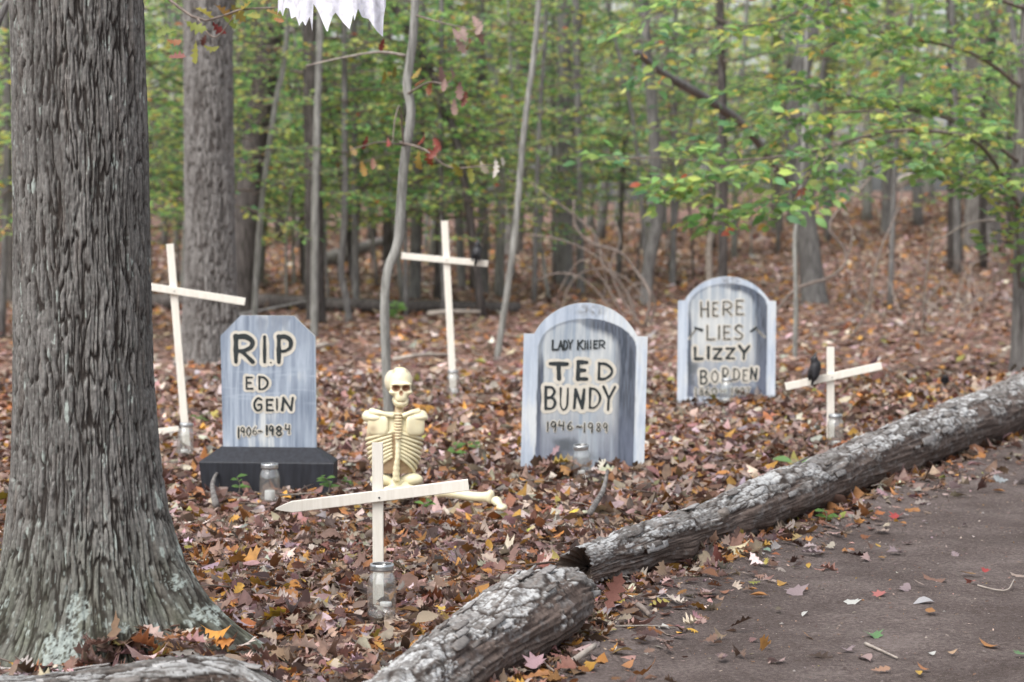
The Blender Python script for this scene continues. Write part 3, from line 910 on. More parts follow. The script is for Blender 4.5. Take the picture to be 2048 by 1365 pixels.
def bark_flakes(parent, C, rad, n, seed, s0, s1, size=(0.05, 0.14), a0=0.2, a1=2.6):
    """loose curled slabs of bark lifting off the log: each its own piece"""
    r = np.random.default_rng(seed)
    T, U, V = frames(C)
    off = np.array(parent.location)
    for k in range(n):
        i = int((s0 + (s1 - s0) * r.random()) * (len(C) - 1))
        # direction in world: mostly upper, camera-facing side
        a = a0 + (a1 - a0) * r.random()
        d = np.array([0, 0, 1.0]) * math.sin(a) + np.cross(T[i], [0, 0, 1.0]) * math.cos(a)
        d /= np.linalg.norm(d)
        tl = size[0] + (size[1] - size[0]) * r.random()
        wl = tl * (0.13 + 0.16 * r.random())
        nu, nv = 7, 4
        lift_ = 0.2 + 0.9 * r.random()
        g = []
        su = np.linspace(-.5, .5, nu); sv = np.linspace(-.5, .5, nv)
        side = np.cross(T[i], d)
        for u in su:
            for w in sv:
                ww = w * wl * (1 - 0.55 * abs(u) * (0.2 + 1.2 * r.random()))
                hgt = rad[i] + 0.011 + 0.003 * r.random() + 0.016 * max(0, u) * lift_ - (ww ** 2) / (2.0 * rad[i])
                g.append(C[i] + T[i] * u * tl + side * ww + d * hgt)
        g = np.array(g) - off
        low = g - d * 0.005
        f = []
        for p in range(nu - 1):
            for q in range(nv - 1):
                b = p * nv + q
                f.append((b, b + nv, b + nv + 1, b + 1))
        f = np.array(f)
        m = MB()
        t = r.random()
        colr = np.array([0.11, 0.095, 0.085]) * (1 - t) + np.array([0.36, 0.355, 0.35]) * t
        cc = np.tile(colr, (len(g), 1)) * (0.8 + 0.4 * r.random((len(g), 1)))
        m.add(np.vstack([g, low]), f4=np.vstack([f, f[:, ::-1] + len(g)]), col=np.vstack([cc, np.tile([0.13, 0.1, 0.085], (len(g), 1))]))
        ring = [q for q in range(nv)] + [p * nv + nv - 1 for p in range(1, nu)] + [(nu - 1) * nv + q for q in range(nv - 2, -1, -1)] + [p * nv for p in range(nu - 2, 0, -1)]
        sidef = [(ring[q], ring[(q + 1) % len(ring)], ring[(q + 1) % len(ring)] + len(g), ring[q] + len(g)) for q in range(len(ring))]
        m.f4.append(np.array(sidef))
        m.build('bark_flake', M['log'], parent)
bark_flakes(log3, C3, R3, 56, 1, 0.01, 0.6, (0.06, 0.20))
bark_flakes(log2, C2, R2, 26, 2, 0.35, 0.97, (0.05, 0.13))
bark_flakes(log1, C1, R1, 8, 3, 0.3, 0.85, (0.05, 0.12))

# ================================================================== TREES OF THE WOOD
GREENS = np.array([(0.165, 0.315, 0.105), (0.12, 0.255, 0.105), (0.24, 0.385, 0.12), (0.10, 0.21, 0.10), (0.38, 0.46, 0.14), (0.44, 0.44, 0.10), (0.50, 0.34, 0.09), (0.32, 0.12, 0.05)])

def leaf_cols(n, rng, p):
    p = np.array(p, float); p /= p.sum()
    return np.clip(GREENS[rng.choice(8, n, p=p)] * (0.7 + 0.6 * rng.random((n, 1))) * (1 + 0.06 * rng.normal(size=(n, 3))), 0.01, 0.8)

def spray(rng, start, dirv, length, n_twig, leaf_sp=0.06, droop=0.12, twig_len=0.45):
    """a beech-like flat spray: main shoot with alternate twigs. -> list of polylines, leaf base points, leaf directions"""
    d = np.array(dirv, float); d /= np.linalg.norm(d)
    m = 7
    pts = [np.array(start, float)]
    dd = d.copy()
    for k in range(m):
        dd = dd + rng.normal(0, 0.10, 3) * [1, 1, 0.7] - np.array([0, 0, droop / m * (k > 2)])
        dd /= np.linalg.norm(dd)
        pts.append(pts[-1] + dd * length / m)
    main = spline(pts, 16)
    lines = [main]
    lp, ld = [], []
    for k in range(n_twig):
        t = 0.18 + 0.8 * (k + rng.random() * 0.5) / n_twig
        i = min(int(t * 15), 14)
        fw = main[i + 1] - main[i]; fw /= np.linalg.norm(fw)
        sd = np.cross(fw, [0, 0, 1.0]); sd /= np.linalg.norm(sd) + 1e-9
        s = 1 if k % 2 else -1
        td = fw * 0.75 + sd * s * (0.8 + 0.3 * rng.random()) + np.array([0, 0, rng.normal(0, 0.16)])
        td /= np.linalg.norm(td)
        tl = twig_len * (1.1 - 0.75 * t) * (0.7 + 0.6 * rng.random())
        tp = [main[i] + td * tl * q + np.array([0, 0, -droop * 0.25 * tl * q * q]) + rng.normal(0, 0.012, 3) for q in np.linspace(0, 1, 5)]
        line = spline(tp, 6)
        lines.append(line)
        nl = max(2, int(tl / leaf_sp))
        for q in range(nl):
            u = (q + 0.6) / nl
            p = line[min(int(u * 5), 4)] * (1 - (u * 5 % 1)) + line[min(int(u * 5) + 1, 5)] * (u * 5 % 1)
            ls = np.cross(td, [0, 0, 1.0]); ls /= np.linalg.norm(ls) + 1e-9
            lp.append(p); ld.append(td * 0.6 + ls * (1 if q % 2 else -1) * 0.8 + np.array([0, 0, -0.12]) + rng.normal(0, 0.18, 3))
        lp.append(line[-1]); ld.append(td + rng.normal(0, 0.1, 3))
    return lines, np.array(lp), np.array(ld)

def leaf_up(rng, n, sd=0.6):
    u = np.stack([rng.normal(0, sd, n), rng.normal(0, sd, n) - 0.12, np.ones(n)], 1)
    return norm(u)

def crown_proto(seed, z0_, z1_, reach, n_br, twigs, leaf, cols_p, sp=0.075):
    rng = np.random.default_rng(seed)
    wood = MB(); LP, LD = [], []
    for k in range(n_br):
        zz = z0_ + (z1_ - z0_) * ((k + rng.random()) / n_br)
        a = k * 2.399 + rng.normal(0, 0.4)
        L = reach * (0.55 + 0.6 * rng.random()) * (1.1 - 0.5 * (zz - z0_) / (z1_ - z0_ + 1e-6))
        el = 0.0 + 0.45 * rng.random()
        lines, lp, ld = spray(rng, (0, 0, zz), (math.cos(a), math.sin(a), el), L, twigs, sp, 0.28, 0.55 * reach * 0.55)
        for q, ln_ in enumerate(lines):
            r0 = 0.014 if q == 0 else 0.0045
            wood.add(*tube(ln_[::2] if q == 0 else ln_[::2], np.linspace(r0, r0 * 0.35, len(ln_[::2])), 4, cap=False))
        LP.append(lp); LD.append(ld)
    LP = np.concatenate(LP); LD = np.concatenate(LD)
    n = len(LP)
    c = leaf_cols(n, rng, cols_p)
    sz = leaf * (0.7 + 0.55 * rng.random(n))
    v, t = leaf_geo(T_DIAM if leaf > 0.085 else T_HEX, LP, LD, leaf_up(rng, n), sz, rng.normal(-0.25, 0.3, n), rng.normal(0.1, 0.25, n))
    lm = mesh_np('foliage', v, t, np.repeat(c, 4 if leaf > 0.085 else 6, 0))
    lm.materials.append(M['green'])
    wm = wood.mesh('branches'); wm.materials.append(M['twig'])
    return wm, lm

GP = [5, 3, 5, 2, 4, 1.8, .5, .15]
GY = [3, 1.5, 4, 1, 5, 4.5, 1.2, .4]
GD = [4, 6, 2, 6, 1, .4, .1, .15]
PROT = [crown_proto(101, 1.2, 3.9, 1.4, 22, 11, 0.085, GP), crown_proto(102, 1.4, 4.6, 1.6, 24, 11, 0.085, GD),
        crown_proto(103, 1.1, 3.4, 1.3, 20, 11, 0.080, GP), crown_proto(104, 1.8, 6.2, 2.0, 26, 12, 0.10, GY),
        crown_proto(105, 1.5, 5.6, 1.9, 26, 12, 0.095, GY), crown_proto(106, 1.3, 4.6, 1.5, 24, 11, 0.085, GP)]

def px_poly(pts):
    """(px,py,d) picks -> world points"""
    return [tuple(at(*p)) for p in pts]

def trunk_thing(name, label, pts, rads, mat, ns=14, n=40, flare=0.0, group=None, cat='tree', wob=0.05, part='trunk'):
    """trunk through world points, foot first"""
    P = [np.array(p, float) for p in pts]
    base = Vector(P[0])
    root = thing(name, label, cat, base, group=group)
    C = spline([p - np.array(base) for p in P], n)
    rr = np.interp(np.linspace(0, 1, n), np.linspace(0, 1, len(rads)), rads)
    L = np.concatenate([[0], np.cumsum(np.linalg.norm(np.diff(C, axis=0), axis=1))])
    rr = rr * (1 + flare * np.exp(-L / (rads[0] * 1.6)))
    th = np.linspace(0, 2 * np.pi, ns, endpoint=False)
    seed = abs(hash(label)) % 997
    seed = sum(ord(ch) for ch in label) % 997
    dr = 1 + wob * fbm(np.cos(th)[None] * 1.5, np.sin(th)[None] * 1.5, L[:, None] * 3, seed=seed, octv=3) * 2
    MB().add(*tube(C, rr, ns, True, dr)).build(part, mat, root)
    return root, C

def add_crown(root, k, s=1.0, rz=0.0, dz=0.0):
    wm, lm = PROT[k]
    for nme, me in (('branches', wm), ('foliage', lm)):
        o = obj(nme, me, None, root)
        o.scale = (s, s, s); o.rotation_euler = (0, 0, rz); o.location = (0, 0, dz)

def limb(root, pts_world, r0, r1, mat, name='limb', n=16, ns=7):
    base = np.array(root.location)
    C = spline([np.array(p) - base for p in pts_world], n)
    MB().add(*tube(C, np.linspace(r0, r1, n), ns)).build(name, mat, root)
    return C + base

def low(px, py, d, dz=-0.12):
    p = ground(px, py) if d is None else on_ground(px, d)
    return (p.x, p.y, p.z + dz)

# --- trees one can tell apart in the photograph
def pole(label, top, foot, d, w, mat, mids=(), name='tree', crown=None, flare=0.25, extra_top=True, tw=0.75, lean_d=0.0, ns=12):
    """top/foot/mids in photo pixels at depth d (foot on the ground there); w = width in photo pixels"""
    g = on_ground(foot[0], d)
    pts = [(g.x, g.y, g.z - 0.15)]
    for mp in mids: pts.append(tuple(at(mp[0], mp[1], d)))
    t = at(top[0], top[1], d + lean_d)
    pts.append(tuple(t))
    if extra_top:
        a = np.array(pts[-1]); b = np.array(pts[-2]); u = (a - b) / np.linalg.norm(a - b)
        u = u * 0.5 + np.array([0, 0, 0.8]); u /= np.linalg.norm(u)
        pts.append(tuple(a + u * 2.5)); pts.append(tuple(a + u * 2.5 + np.array([0.1, 0.1, 2.5])))
    r = w / F * d / 2
    root, C = trunk_thing(name, label, pts, [r * 1.12, r, r * tw, r * tw * 0.7], mat, ns, 46, flare)
    if crown: add_crown(root, *crown)
    return root

def stout_oak(label, px, d, w, seed):
    g = on_ground(px, d)
    root = thing('oak_tree', label, 'tree', (g.x, g.y, g.z))
    r0 = w / F * d / 2
    nth = 260; zs = np.linspace(-0.2, 4.2, 420)
    TH, Z = np.meshgrid(np.linspace(0, 2 * np.pi, nth, endpoint=False), zs)
    h, fine, cid = bark_field(TH, Z * 0.8, 0.8, seed)
    zz = np.clip(Z, 0, None)
    Rr = r0 * (1 + 0.03 * fbm(np.cos(TH) * 2, np.sin(TH) * 2, Z, seed=seed, octv=2) - 0.012 * Z) + 0.10 * np.exp(-zz / 0.3) * (0.7 + 0.5 * np.cos(TH * 4 + 1)) + 0.026 * (h - 0.5)
    col = mixc((0.075, 0.065, 0.06), mixc((0.14, 0.132, 0.125), (0.25, 0.24, 0.23), sstep(-0.5, 0.6, fine + cid - 0.5)), sstep(0.1, 0.5, h))
    v = np.stack([Rr * np.cos(TH), Rr * np.sin(TH), Z], -1).reshape(-1, 3)
    i = np.arange(419)[:, None] * nth; j = np.arange(nth)[None]; j2 = (j + 1) % nth
    obj('trunk', mesh_np('trunk', v, np.stack([i + j, i + j2, i + nth + j2, i + nth + j], -1).reshape(-1, 4), col.reshape(-1, 3)), M['bark_big'], root)
    MB().add(*tube(spline([(0, 0, 4.15), (0.05, 0, 6), (0, 0.1, 9)], 12), np.linspace(r0 * 0.95, r0 * 0.6, 12), 20), col=(0.15, 0.14, 0.13)).build('upper_trunk', M['bark_big'], root)
    return root
back_oak = stout_oak('stout grey trunk behind the tilted white cross at the left', 420, 19.6, 98, 300)
pole('dark trunk leaning right, just behind the stout grey trunk', (548, 0), (478, 640), 27, 50, M['bark_dark'], [(492, 440), (515, 250)], 'oak_tree', (1, 1.0, 0.4, 1.2), 0.2)
pole('grey trunk half hidden beside the leaning dark trunk', (487, 0), (500, 600), 33, 34, M['bark_grey'], [(492, 300)], 'tree', (5, 1.0, 2.2))
pole('thin pale sapling curving up behind the square-shouldered tombstone', (572, 90), (507, 650), 24, 11, M['bark_pale'], [(512, 560), (524, 400), (540, 280), (556, 180)], 'sapling', (0, 0.75, 0.9, 0.6), 0.1)
pole('straight blackish trunk behind the pale pole-like sapling', (620, 0), (632, 655), 26, 34, M['bark_dark'], [(628, 400)], 'tree', (2, 1.1, 1.9, 1.2), 0.2)
pole('straight pale pole-like sapling right of the square-shouldered tombstone', (641, 0), (627, 672), 23.5, 14, M['bark_pale'], [(630, 450), (634, 250)], 'sapling', None, 0.15)
pole('thin grey-green trunk with a bent foot near the fallen branch', (690, 250), (700, 655), 26, 13, M['bark_mid'], [(693, 600), (682, 540), (690, 420)], 'sapling', (2, 0.9, 3.0, 0.4), 0.1)
pole('thin upright grey trunk left of the crooked sapling', (708, 100), (712, 645), 28, 13, M['bark_mid'], [(710, 400)], 'sapling', (5, 0.85, 4.0, 0.6), 0.1)
pole('dark narrow trunk showing left of the crooked sapling', (776, 200), (776, 560), 36, 20, M['bark_dark'], [], 'tree', (1, 1.0, 5.0, 0.8), 0.1)
pole('grey trunk behind the crossbar of the tall white cross', (842, 100), (828, 620), 30, 22, M['bark_mid'], [(834, 400)], 'tree', (0, 1.0, 1.0, 1.0), 0.1)
pole('slim trunk between the tall cross and the crow', (905, 200), (925, 610), 32, 16, M['bark_mid'], [(915, 400)], 'sapling', (2, 1.1, 2.0, 0.9), 0.1)
pole('grey trunk rising behind the crow on the tall cross', (962, 100), (968, 620), 31, 18, M['bark_mid'], [], 'tree', (5, 0.9, 0.1, 1.0), 0.1)
pole('pale slender trunk leaning right between the tall cross and the dated arched tombstone', (1078, 0), (990, 705), 20.5, 12, M['bark_pale'], [(1012, 600), (1030, 470), (1042, 330), (1052, 230)], 'birch_tree', None, 0.2)
pole('broad hazy trunk behind the pale leaning trunk', (1042, 0), (1020, 560), 42, 40, M['bark_grey'], [(1035, 300)], 'tree', (3, 1.0, 0.4, 0.8), 0.15)
pole('dark straight trunk above the nearer arched tombstone', (1128, 0), (1130, 610), 33, 30, M['bark_mid'], [(1130, 300)], 'tree', (4, 0.9, 1.1, 1.0), 0.15)
pole('slim dark trunk right beside the straight trunk above the nearer arched tombstone', (1150, 0), (1162, 620), 31, 15, M['bark_mid'], [(1157, 300)], 'tree', None, 0.1)
pole('blue-grey trunk bending between the two arched tombstones', (1290, 60), (1292, 625), 29, 23, M['bark_mid'], [(1296, 540), (1315, 420), (1303, 200)], 'tree', None, 0.2)
pole('thin stems rising beside the bend of the blue-grey trunk', (1350, 150), (1345, 590), 33, 13, M['bark_mid'], [], 'sapling', (2, 1.0, 1.5, 1.0), 0.1)
pole('pale crooked stem just above the farther arched tombstone', (1445, 300), (1424, 570), 29, 13, M['pale_stick'], [(1418, 500), (1432, 440), (1437, 380)], 'sapling', None, 0.1, False)
pole('dark straight trunk above the farther arched tombstone', (1551, 0), (1552, 500), 46, 17, M['bark_dark'], [], 'tree', (4, 1.0, 0.7, 0.8), 0.1)
beech_lean = pole('leaning smooth grey trunk with swollen foot behind the farther arched tombstone', (1628, 0), (1632, 622), 29, 42, M['bark_mid'], [(1622, 540), (1604, 380), (1592, 230), (1606, 110)], 'beech_tree', None, 0.4)
pole('second dark trunk close right of the leaning smooth trunk', (1668, 0), (1650, 430), 60, 23, M['bark_dark'], [], 'tree', (3, 1.1, 2.0, 1.0), 0.1)
pole('hair-thin pale sapling left of the small white cross', (1606, 320), (1590, 700), 20.5, 9, M['bark_pale'], [(1592, 600), (1590, 480), (1600, 400)], 'sapling', None, 0.1)
pole('grey trunk receding among the thickets on the right', (1780, 0), (1770, 520), 44, 18, M['bark_mid'], [], 'tree', (4, 0.9, 1.9, 1.2), 0.1)
pole('dark slim trunk before the massive pale trunk at the right', (1905, 100), (1912, 540), 37, 24, M['bark_dark'], [], 'tree', None, 0.1)
pole('massive pale trunk deep in the wood near the right edge', (1962, 0), (1965, 566), 40, 62, M['bark_grey'], [], 'oak_tree', None, 0.25)
pole('thin bare pole in the gap left of the thick trunk', (12, 0), (18, 600), 30, 18, M['bark_grey'], [], 'tree', (0, 1.0, 3.0, 0.8), 0.1)

# --- crooked sapling in the middle, with its last brown leaves
g = on_ground(781, 13.4)
mid_pts = [(g.x, g.y, g.z - 0.1)] + [tuple(at(a, b, 13.4)) for a, b in [(772, 720), (769, 620), (775, 545), (794, 492), (800, 430), (808, 330), (822, 225), (814, 170), (825, 85), (830, 0)]] + [tuple(at(834, -180, 13.5)), tuple(at(845, -600, 13.6))]
crooked, _ = trunk_thing('oak_sapling', 'crooked grey sapling rising behind the seated skeleton', mid_pts, [0.032, 0.028, 0.027, 0.029, 0.027, 0.026, 0.024, 0.026, 0.022, 0.017, 0.01], M['bark_pale'], 14, 120, 0.15, wob=0.12)
limb(crooked, px_poly([(812, 112, 13.4), (760, 105, 13.35), (690, 115, 13.2), (612, 132, 13.1)]), 0.010, 0.004, M['pale_stick'])
limb(crooked, px_poly([(808, 300, 13.4), (800, 215, 13.2), (790, 240, 13.1), (785, 290, 13.0)]), 0.007, 0.003, M['twig'])
limb(crooked, px_poly([(800, 285, 13.4), (850, 300, 13.2), (900, 335, 13.1), (985, 330, 12.9)]), 0.008, 0.003, M['twig'])
limb(crooked, px_poly([(812, 190, 13.4), (860, 165, 13.2), (905, 175, 13.1)]), 0.008, 0.003, M['twig'])
limb(crooked, px_poly([(828, 30, 13.4), (880, 45, 13.2), (945, 60, 13.0)]), 0.007, 0.003, M['twig'])
limb(crooked, px_poly([(800, 290, 13.4), (760, 285, 13.2), (700, 300, 13.1)]), 0.006, 0.003, M['twig'])
lo = [(850, 270, .17, (0.26, 0.05, 0.03)), (868, 285, .15, (0.22, 0.045, 0.03)), (858, 305, .16, (0.28, 0.07, 0.035)), (838, 310, .16, (0.33, 0.24, 0.06)), (880, 300, .14, (0.24, 0.06, 0.04)),
      (905, 335, .15, (0.32, 0.30, 0.06)), (935, 335, .16, (0.26, 0.27, 0.06)), (960, 330, .12, (0.45, 0.40, 0.30)), (992, 328, .16, (0.60, 0.56, 0.50)), (1003, 322, .08, (0.6, 0.56, 0.5)),
      (890, 165, .12, (0.30, 0.19, 0.16)), (905, 150, .16, (0.33, 0.22, 0.19)), (920, 170, .15, (0.28, 0.17, 0.15)), (932, 190, .14, (0.20, 0.07, 0.05)), (908, 205, .14, (0.36, 0.24, 0.2)), (880, 140, .15, (0.33, 0.22, 0.2)), (862, 172, .12, (0.25, 0.09, 0.04)),
      (945, 40, .16, (0.34, 0.23, 0.2)), (950, 65, .16, (0.3, 0.2, 0.17)), (940, 85, .13, (0.22, 0.08, 0.05)), (925, 60, .15, (0.34, 0.24, 0.21)), (912, 85, .15, (0.32, 0.22, 0.19)), (905, 65, .12, (0.3, 0.2, 0.18)), (963, 55, .13, (0.36, 0.26, 0.22)),
      (776, 285, .1, (0.24, 0.05, 0.04)), (735, 280, .12, (0.26, 0.06, 0.05)), (722, 330, .13, (0.36, 0.22, 0.06)), (745, 325, .12, (0.30, 0.16, 0.11)), (770, 150, .13, (0.30, 0.25, 0.05)), (790, 140, .1, (0.22, 0.2, 0.05)), (842, 145, .12, (0.3, 0.22, 0.05)), (850, 168, .1, (0.27, 0.09, 0.03)), (768, 85, .12, (0.24, 0.06, 0.05)), (700, 300, .11, (0.3, 0.2, 0.08))]
rng = np.random.default_rng(77)
HANG = []
for k, (a, b, s, cc) in enumerate(lo):
    p = at(a, b - 8, 13.0 + 0.3 * rng.random())
    ex = np.array([rng.normal(0, 0.5), rng.normal(0, 0.4), -0.9]); up = np.array([rng.normal(0, 0.5), -1, 0.3 + rng.normal(0, .3)])
    place_leaf(blade[int(rng.integers(0, 8))], p - crooked.location, ex, up, s * 0.72, np.array(cc) * 0.8, crooked, 'leaf')

# --- twig with oak leaves at the top left, from a small tree standing out of frame
tw_root = thing('oak_sapling', 'twig of yellowing and red oak leaves at the top left corner', 'branch', tuple(on_ground(-60, 10.8)))
limb(tw_root, [tuple(on_ground(-60, 10.8)), tuple(at(-40, 200, 10.8)), tuple(at(60, -60, 10.8)), tuple(at(160, -120, 10.8))], 0.03, 0.012, M['bark_mid'], 'trunk', 24, 10)
limb(tw_root, px_poly([(160, -120, 10.8), (300, -30, 10.6), (400, 40, 10.5), (480, 20, 10.5), (570, 15, 10.4)]), 0.012, 0.003, M['twig'])
limb(tw_root, px_poly([(395, 38, 10.5), (430, 75, 10.45), (470, 30, 10.4)]), 0.005, 0.002, M['twig'])
for k, (a, b, s, cc) in enumerate([(400, 15, .16, (0.30, 0.26, 0.04)), (440, 12, .15, (0.35, 0.2, 0.05)), (470, 10, .15, (0.3, 0.24, 0.05)), (432, 45, .12, (0.2, 0.03, 0.025)), (420, 70, .08, (0.12, 0.04, 0.03)), (400, 85, .14, (0.34, 0.34, 0.07)), (415, 92, .12, (0.30, 0.30, 0.06)), (510, 5, .13, (0.36, 0.28, 0.05)), (540, 20, .12, (0.32, 0.22, 0.06)), (380, 45, .15, (0.26, 0.3, 0.06)), (360, 60, .13, (0.22, 0.28, 0.06)), (345, 115, .13, (0.35, 0.14, 0.12)), (340, 80, .1, (0.45, 0.2, 0.1)), (555, 38, .08, (0.42, 0.18, 0.06)), (500, 30, .12, (0.3, 0.3, 0.06)), (450, 30, .13, (0.22, 0.27, 0.05)), (325, 95, .12, (0.2, 0.26, 0.06))]):
    ex = np.array([rng.normal(0, 0.6) + 0.4, rng.normal(0, 0.3), rng.normal(-0.35, .2)]); up = np.array([rng.normal(0, 0.5), -0.8, 0.8])
    place_leaf(blade[int(rng.integers(0, 8))], at(a - 8, b, 10.4 + 0.2 * rng.random()) - tw_root.location, ex, up, s * 0.7, np.array(cc) * 0.7, tw_root, 'leaf')

# --- beech at the right edge with long level sprays reaching left across the picture
g = on_ground(2043, 18.5)
rb_pts = [(g.x, g.y, g.z - 0.1)] + [tuple(at(a, b, 18.5)) for a, b in [(2044, 600), (2046, 480), (2040, 330), (2052, 120), (2058, -60)]] + [tuple(at(2070, -500, 18.6))]
rbeech, _ = trunk_thing('beech_tree', 'slender beech at the right edge with long leafy branches reaching left', rb_pts, [0.085, 0.075, 0.065, 0.055, 0.045, 0.03], M['bark_grey'], 16, 60, 0.3)
rng = np.random.default_rng(31)
limbs = [[(2043, 420, 18.5), (1960, 290, 17.8), (1850, 262, 17.2), (1750, 268, 16.8), (1640, 300, 16.4), (1520, 318, 16.0), (1400, 322, 15.7), (1290, 315, 15.5), (1195, 322, 15.4)],
         [(2046, 330, 18.5), (1930, 250, 18.0), (1800, 215, 17.6), (1690, 190, 17.2), (1560, 160, 16.9), (1480, 150, 16.8)],
         [(2050, 180, 18.5), (1950, 110, 18.2), (1840, 80, 18), (1720, 60, 17.6), (1600, 45, 17.2)],
         [(2056, 20, 18.5), (1900, -30, 18.0), (1700, -40, 17.3), (1500, -25, 16.6), (1350, 15, 16.2), (1240, 45, 16.0)],
         [(2045, 300, 18.5), (1990, 200, 18.7), (1900, 150, 19), (1800, 130, 19.2)],
         [(2043, 440, 18.5), (1990, 370, 18.0), (1930, 355, 17.6), (1870, 330, 17.3)],
         [(2040, 600, 18.5), (2030, 440, 18.1), (1990, 400, 18.0)],
         [(1640, 300, 16.4), (1610, 360, 16.2), (1540, 400, 16.0), (1470, 425, 15.9)],
         [(1700, -40, 17.3), (1560, 40, 16.8), (1420, 60, 16.4), (1300, 110, 16.2)],
         [(1520, 318, 16.0), (1440, 350, 15.8), (1370, 352, 15.7)],
         [(1930, 250, 18.0), (1880, 300, 17.4), (1780, 325, 17.0), (1700, 350, 16.8)],
         [(1850, 262, 17.2), (1760, 225, 17.0), (1640, 230, 16.8), (1540, 245, 16.6), (1440, 270, 16.4)]]
ALP, ALD = [], []
for k, L in enumerate(limbs):
    C = limb(rbeech, px_poly(L), 0.020 if k < 4 else 0.010, 0.003, M['twig'], 'limb', 26, 6)
    m = MB()
    ns_ = {0: 12, 1: 16, 2: 17, 3: 19, 4: 13, 11: 10}.get(k, 7)
    for q in range(ns_):
        i = int((0.12 + 0.86 * q / (ns_ - 1)) * 24)
        fw = C[i + 1] - C[i]; fw /= np.linalg.norm(fw)
        sd = np.cross(fw, [0, 0, 1.0]) * (1 if q % 2 else -1)
        lines, lp, ld = spray(rng, C[i], fw * 0.9 + sd * 0.6 + np.array([0, 0, rng.normal(-0.05, 0.22)]), 0.32 + 0.35 * rng.random(), 7, 0.062, 0.5, 0.26)
        for w, ln_ in enumerate(lines):
            m.add(*tube(ln_[::3] - np.array(rbeech.location) if w == 0 else ln_[::2] - np.array(rbeech.location), 0.003 if w == 0 else 0.0016, 4, cap=False))
        ALP.append(lp); ALD.append(ld)
    m.build('twigs', M['twig'], rbeech)
ALP = np.concatenate(ALP); ALD = np.concatenate(ALD)
n = len(ALP)
cols = leaf_cols(n, rng, [6, 4, 5, 3, 2.4, 1.0, .35, .1])
sz = 0.075 + 0.045 * rng.random(n)
ups = leaf_up(rng, n, 0.62)
big = np.argsort(-sz / ALP[:, 1])[:300]
isb = np.zeros(n, bool); isb[big] = True
v, t = leaf_geo(T_BEECH, ALP[~isb] - np.array(rbeech.location), ALD[~isb], ups[~isb], sz[~isb], rng.normal(-0.3, 0.35, (~isb).sum()), rng.normal(0.15, 0.3, (~isb).sum()))
fo = obj('foliage', mesh_np('foliage', v, t, np.repeat(cols[~isb], len(T_BEECH[0]), 0)), M['green'], rbeech)
tag(fo, kind='stuff')
gblade = []
for cu, cp in ((-0.4, 0.2), (0.1, 0.5), (-0.7, -0.1), (0.3, 0.3)):
    v, t = leaf_geo(T_BEECH, np.zeros((1, 3)), np.array([[1., 0, 0]]), np.array([[0, 0, 1.]]), np.ones(1), np.array([cu]), np.array([cp]))
    me = mesh_np('beech_leaf', v, t); me.materials.append(M['green_obj']); gblade.append(me)
for q in big:
    place_leaf(gblade[int(rng.integers(4))], Vector(ALP[q]) - rbeech.location, ALD[q], ups[q], sz[q], cols[q], rbeech, 'leaf')

# --- broken dead trunk leaning down from the left to the thicket
dead = [tuple(on_ground(1634, 30.5)), tuple(at(1606, 420, 29.8)), tuple(at(1530, 305, 27)), tuple(at(1480, 245, 25)), tuple(at(1400, 190, 23)), tuple(at(1330, 150, 22)), tuple(at(1272, 103, 21))]
trunk_thing('dead_tree', 'broken dark dead trunk leaning diagonally above the farther arched tombstone', dead, [0.03, 0.035, 0.045, 0.05, 0.05, 0.045, 0.03], M['bark_mid'], 10, 50, 0.0)

# --- background understorey, each a tree of its own
SECT = [(0, 330, 'left of the thick foreground trunk'), (330, 640, 'behind the square-shouldered tombstone'), (640, 860, 'behind the seated skeleton'), (860, 1050, 'behind the tall white cross'),
        (1050, 1330, 'beyond the nearer arched tombstone'), (1330, 1600, 'beyond the farther arched tombstone'), (1600, 1850, 'beyond the small white cross'), (1850, 2100, 'beyond the right-hand beech')]
def sector(px):
    for a, b, s in SECT:
        if a <= px < b: return s
    return SECT[0][2] if px < 0 else SECT[-1][2]
rng = np.random.default_rng(404)
bg_first = {}
def bg_tree(px, d, w, mat, crown, kind, top=6.5):
    g = on_ground(px, d)
    r = w / 2
    lx = rng.normal(0, 0.07) * top
    pts = [(g.x, g.y, g.z - 0.15), (g.x + lx * 0.3 + rng.normal(0, .05), g.y, g.z + top * 0.35), (g.x + lx, g.y + rng.normal(0, .2), g.z + top * 0.7), (g.x + lx * 1.2, g.y, g.z + top * 1.3)]
    far = 'near' if d < 34 else 'middle' if d < 52 else 'far'
    dist = {'near': 'past the clearing', 'middle': 'well back', 'far': 'far back'}[far]
    tone = {'bark_dark': 'dark', 'bark_mid': 'grey', 'bark_grey': 'light grey', 'bark_pale': 'pale'}[mat]
    what = 'leafy tree' if kind else 'bare trunk'
    label = f'{tone} {what} {dist} {sector(px)}'
    root, _ = trunk_thing('understorey_tree' if kind else 'tree', label, pts, [r * 1.15, r, r * .8, r * .5], M[mat], 9, 18, 0.15, group='trees ' + dist + ' ' + sector(px))
    bg_first.setdefault(label, []).append((px, root))
    if crown is not None: add_crown(root, *crown)
mats4 = ['bark_mid', 'bark_grey', 'bark_dark', 'bark_mid', 'bark_pale']
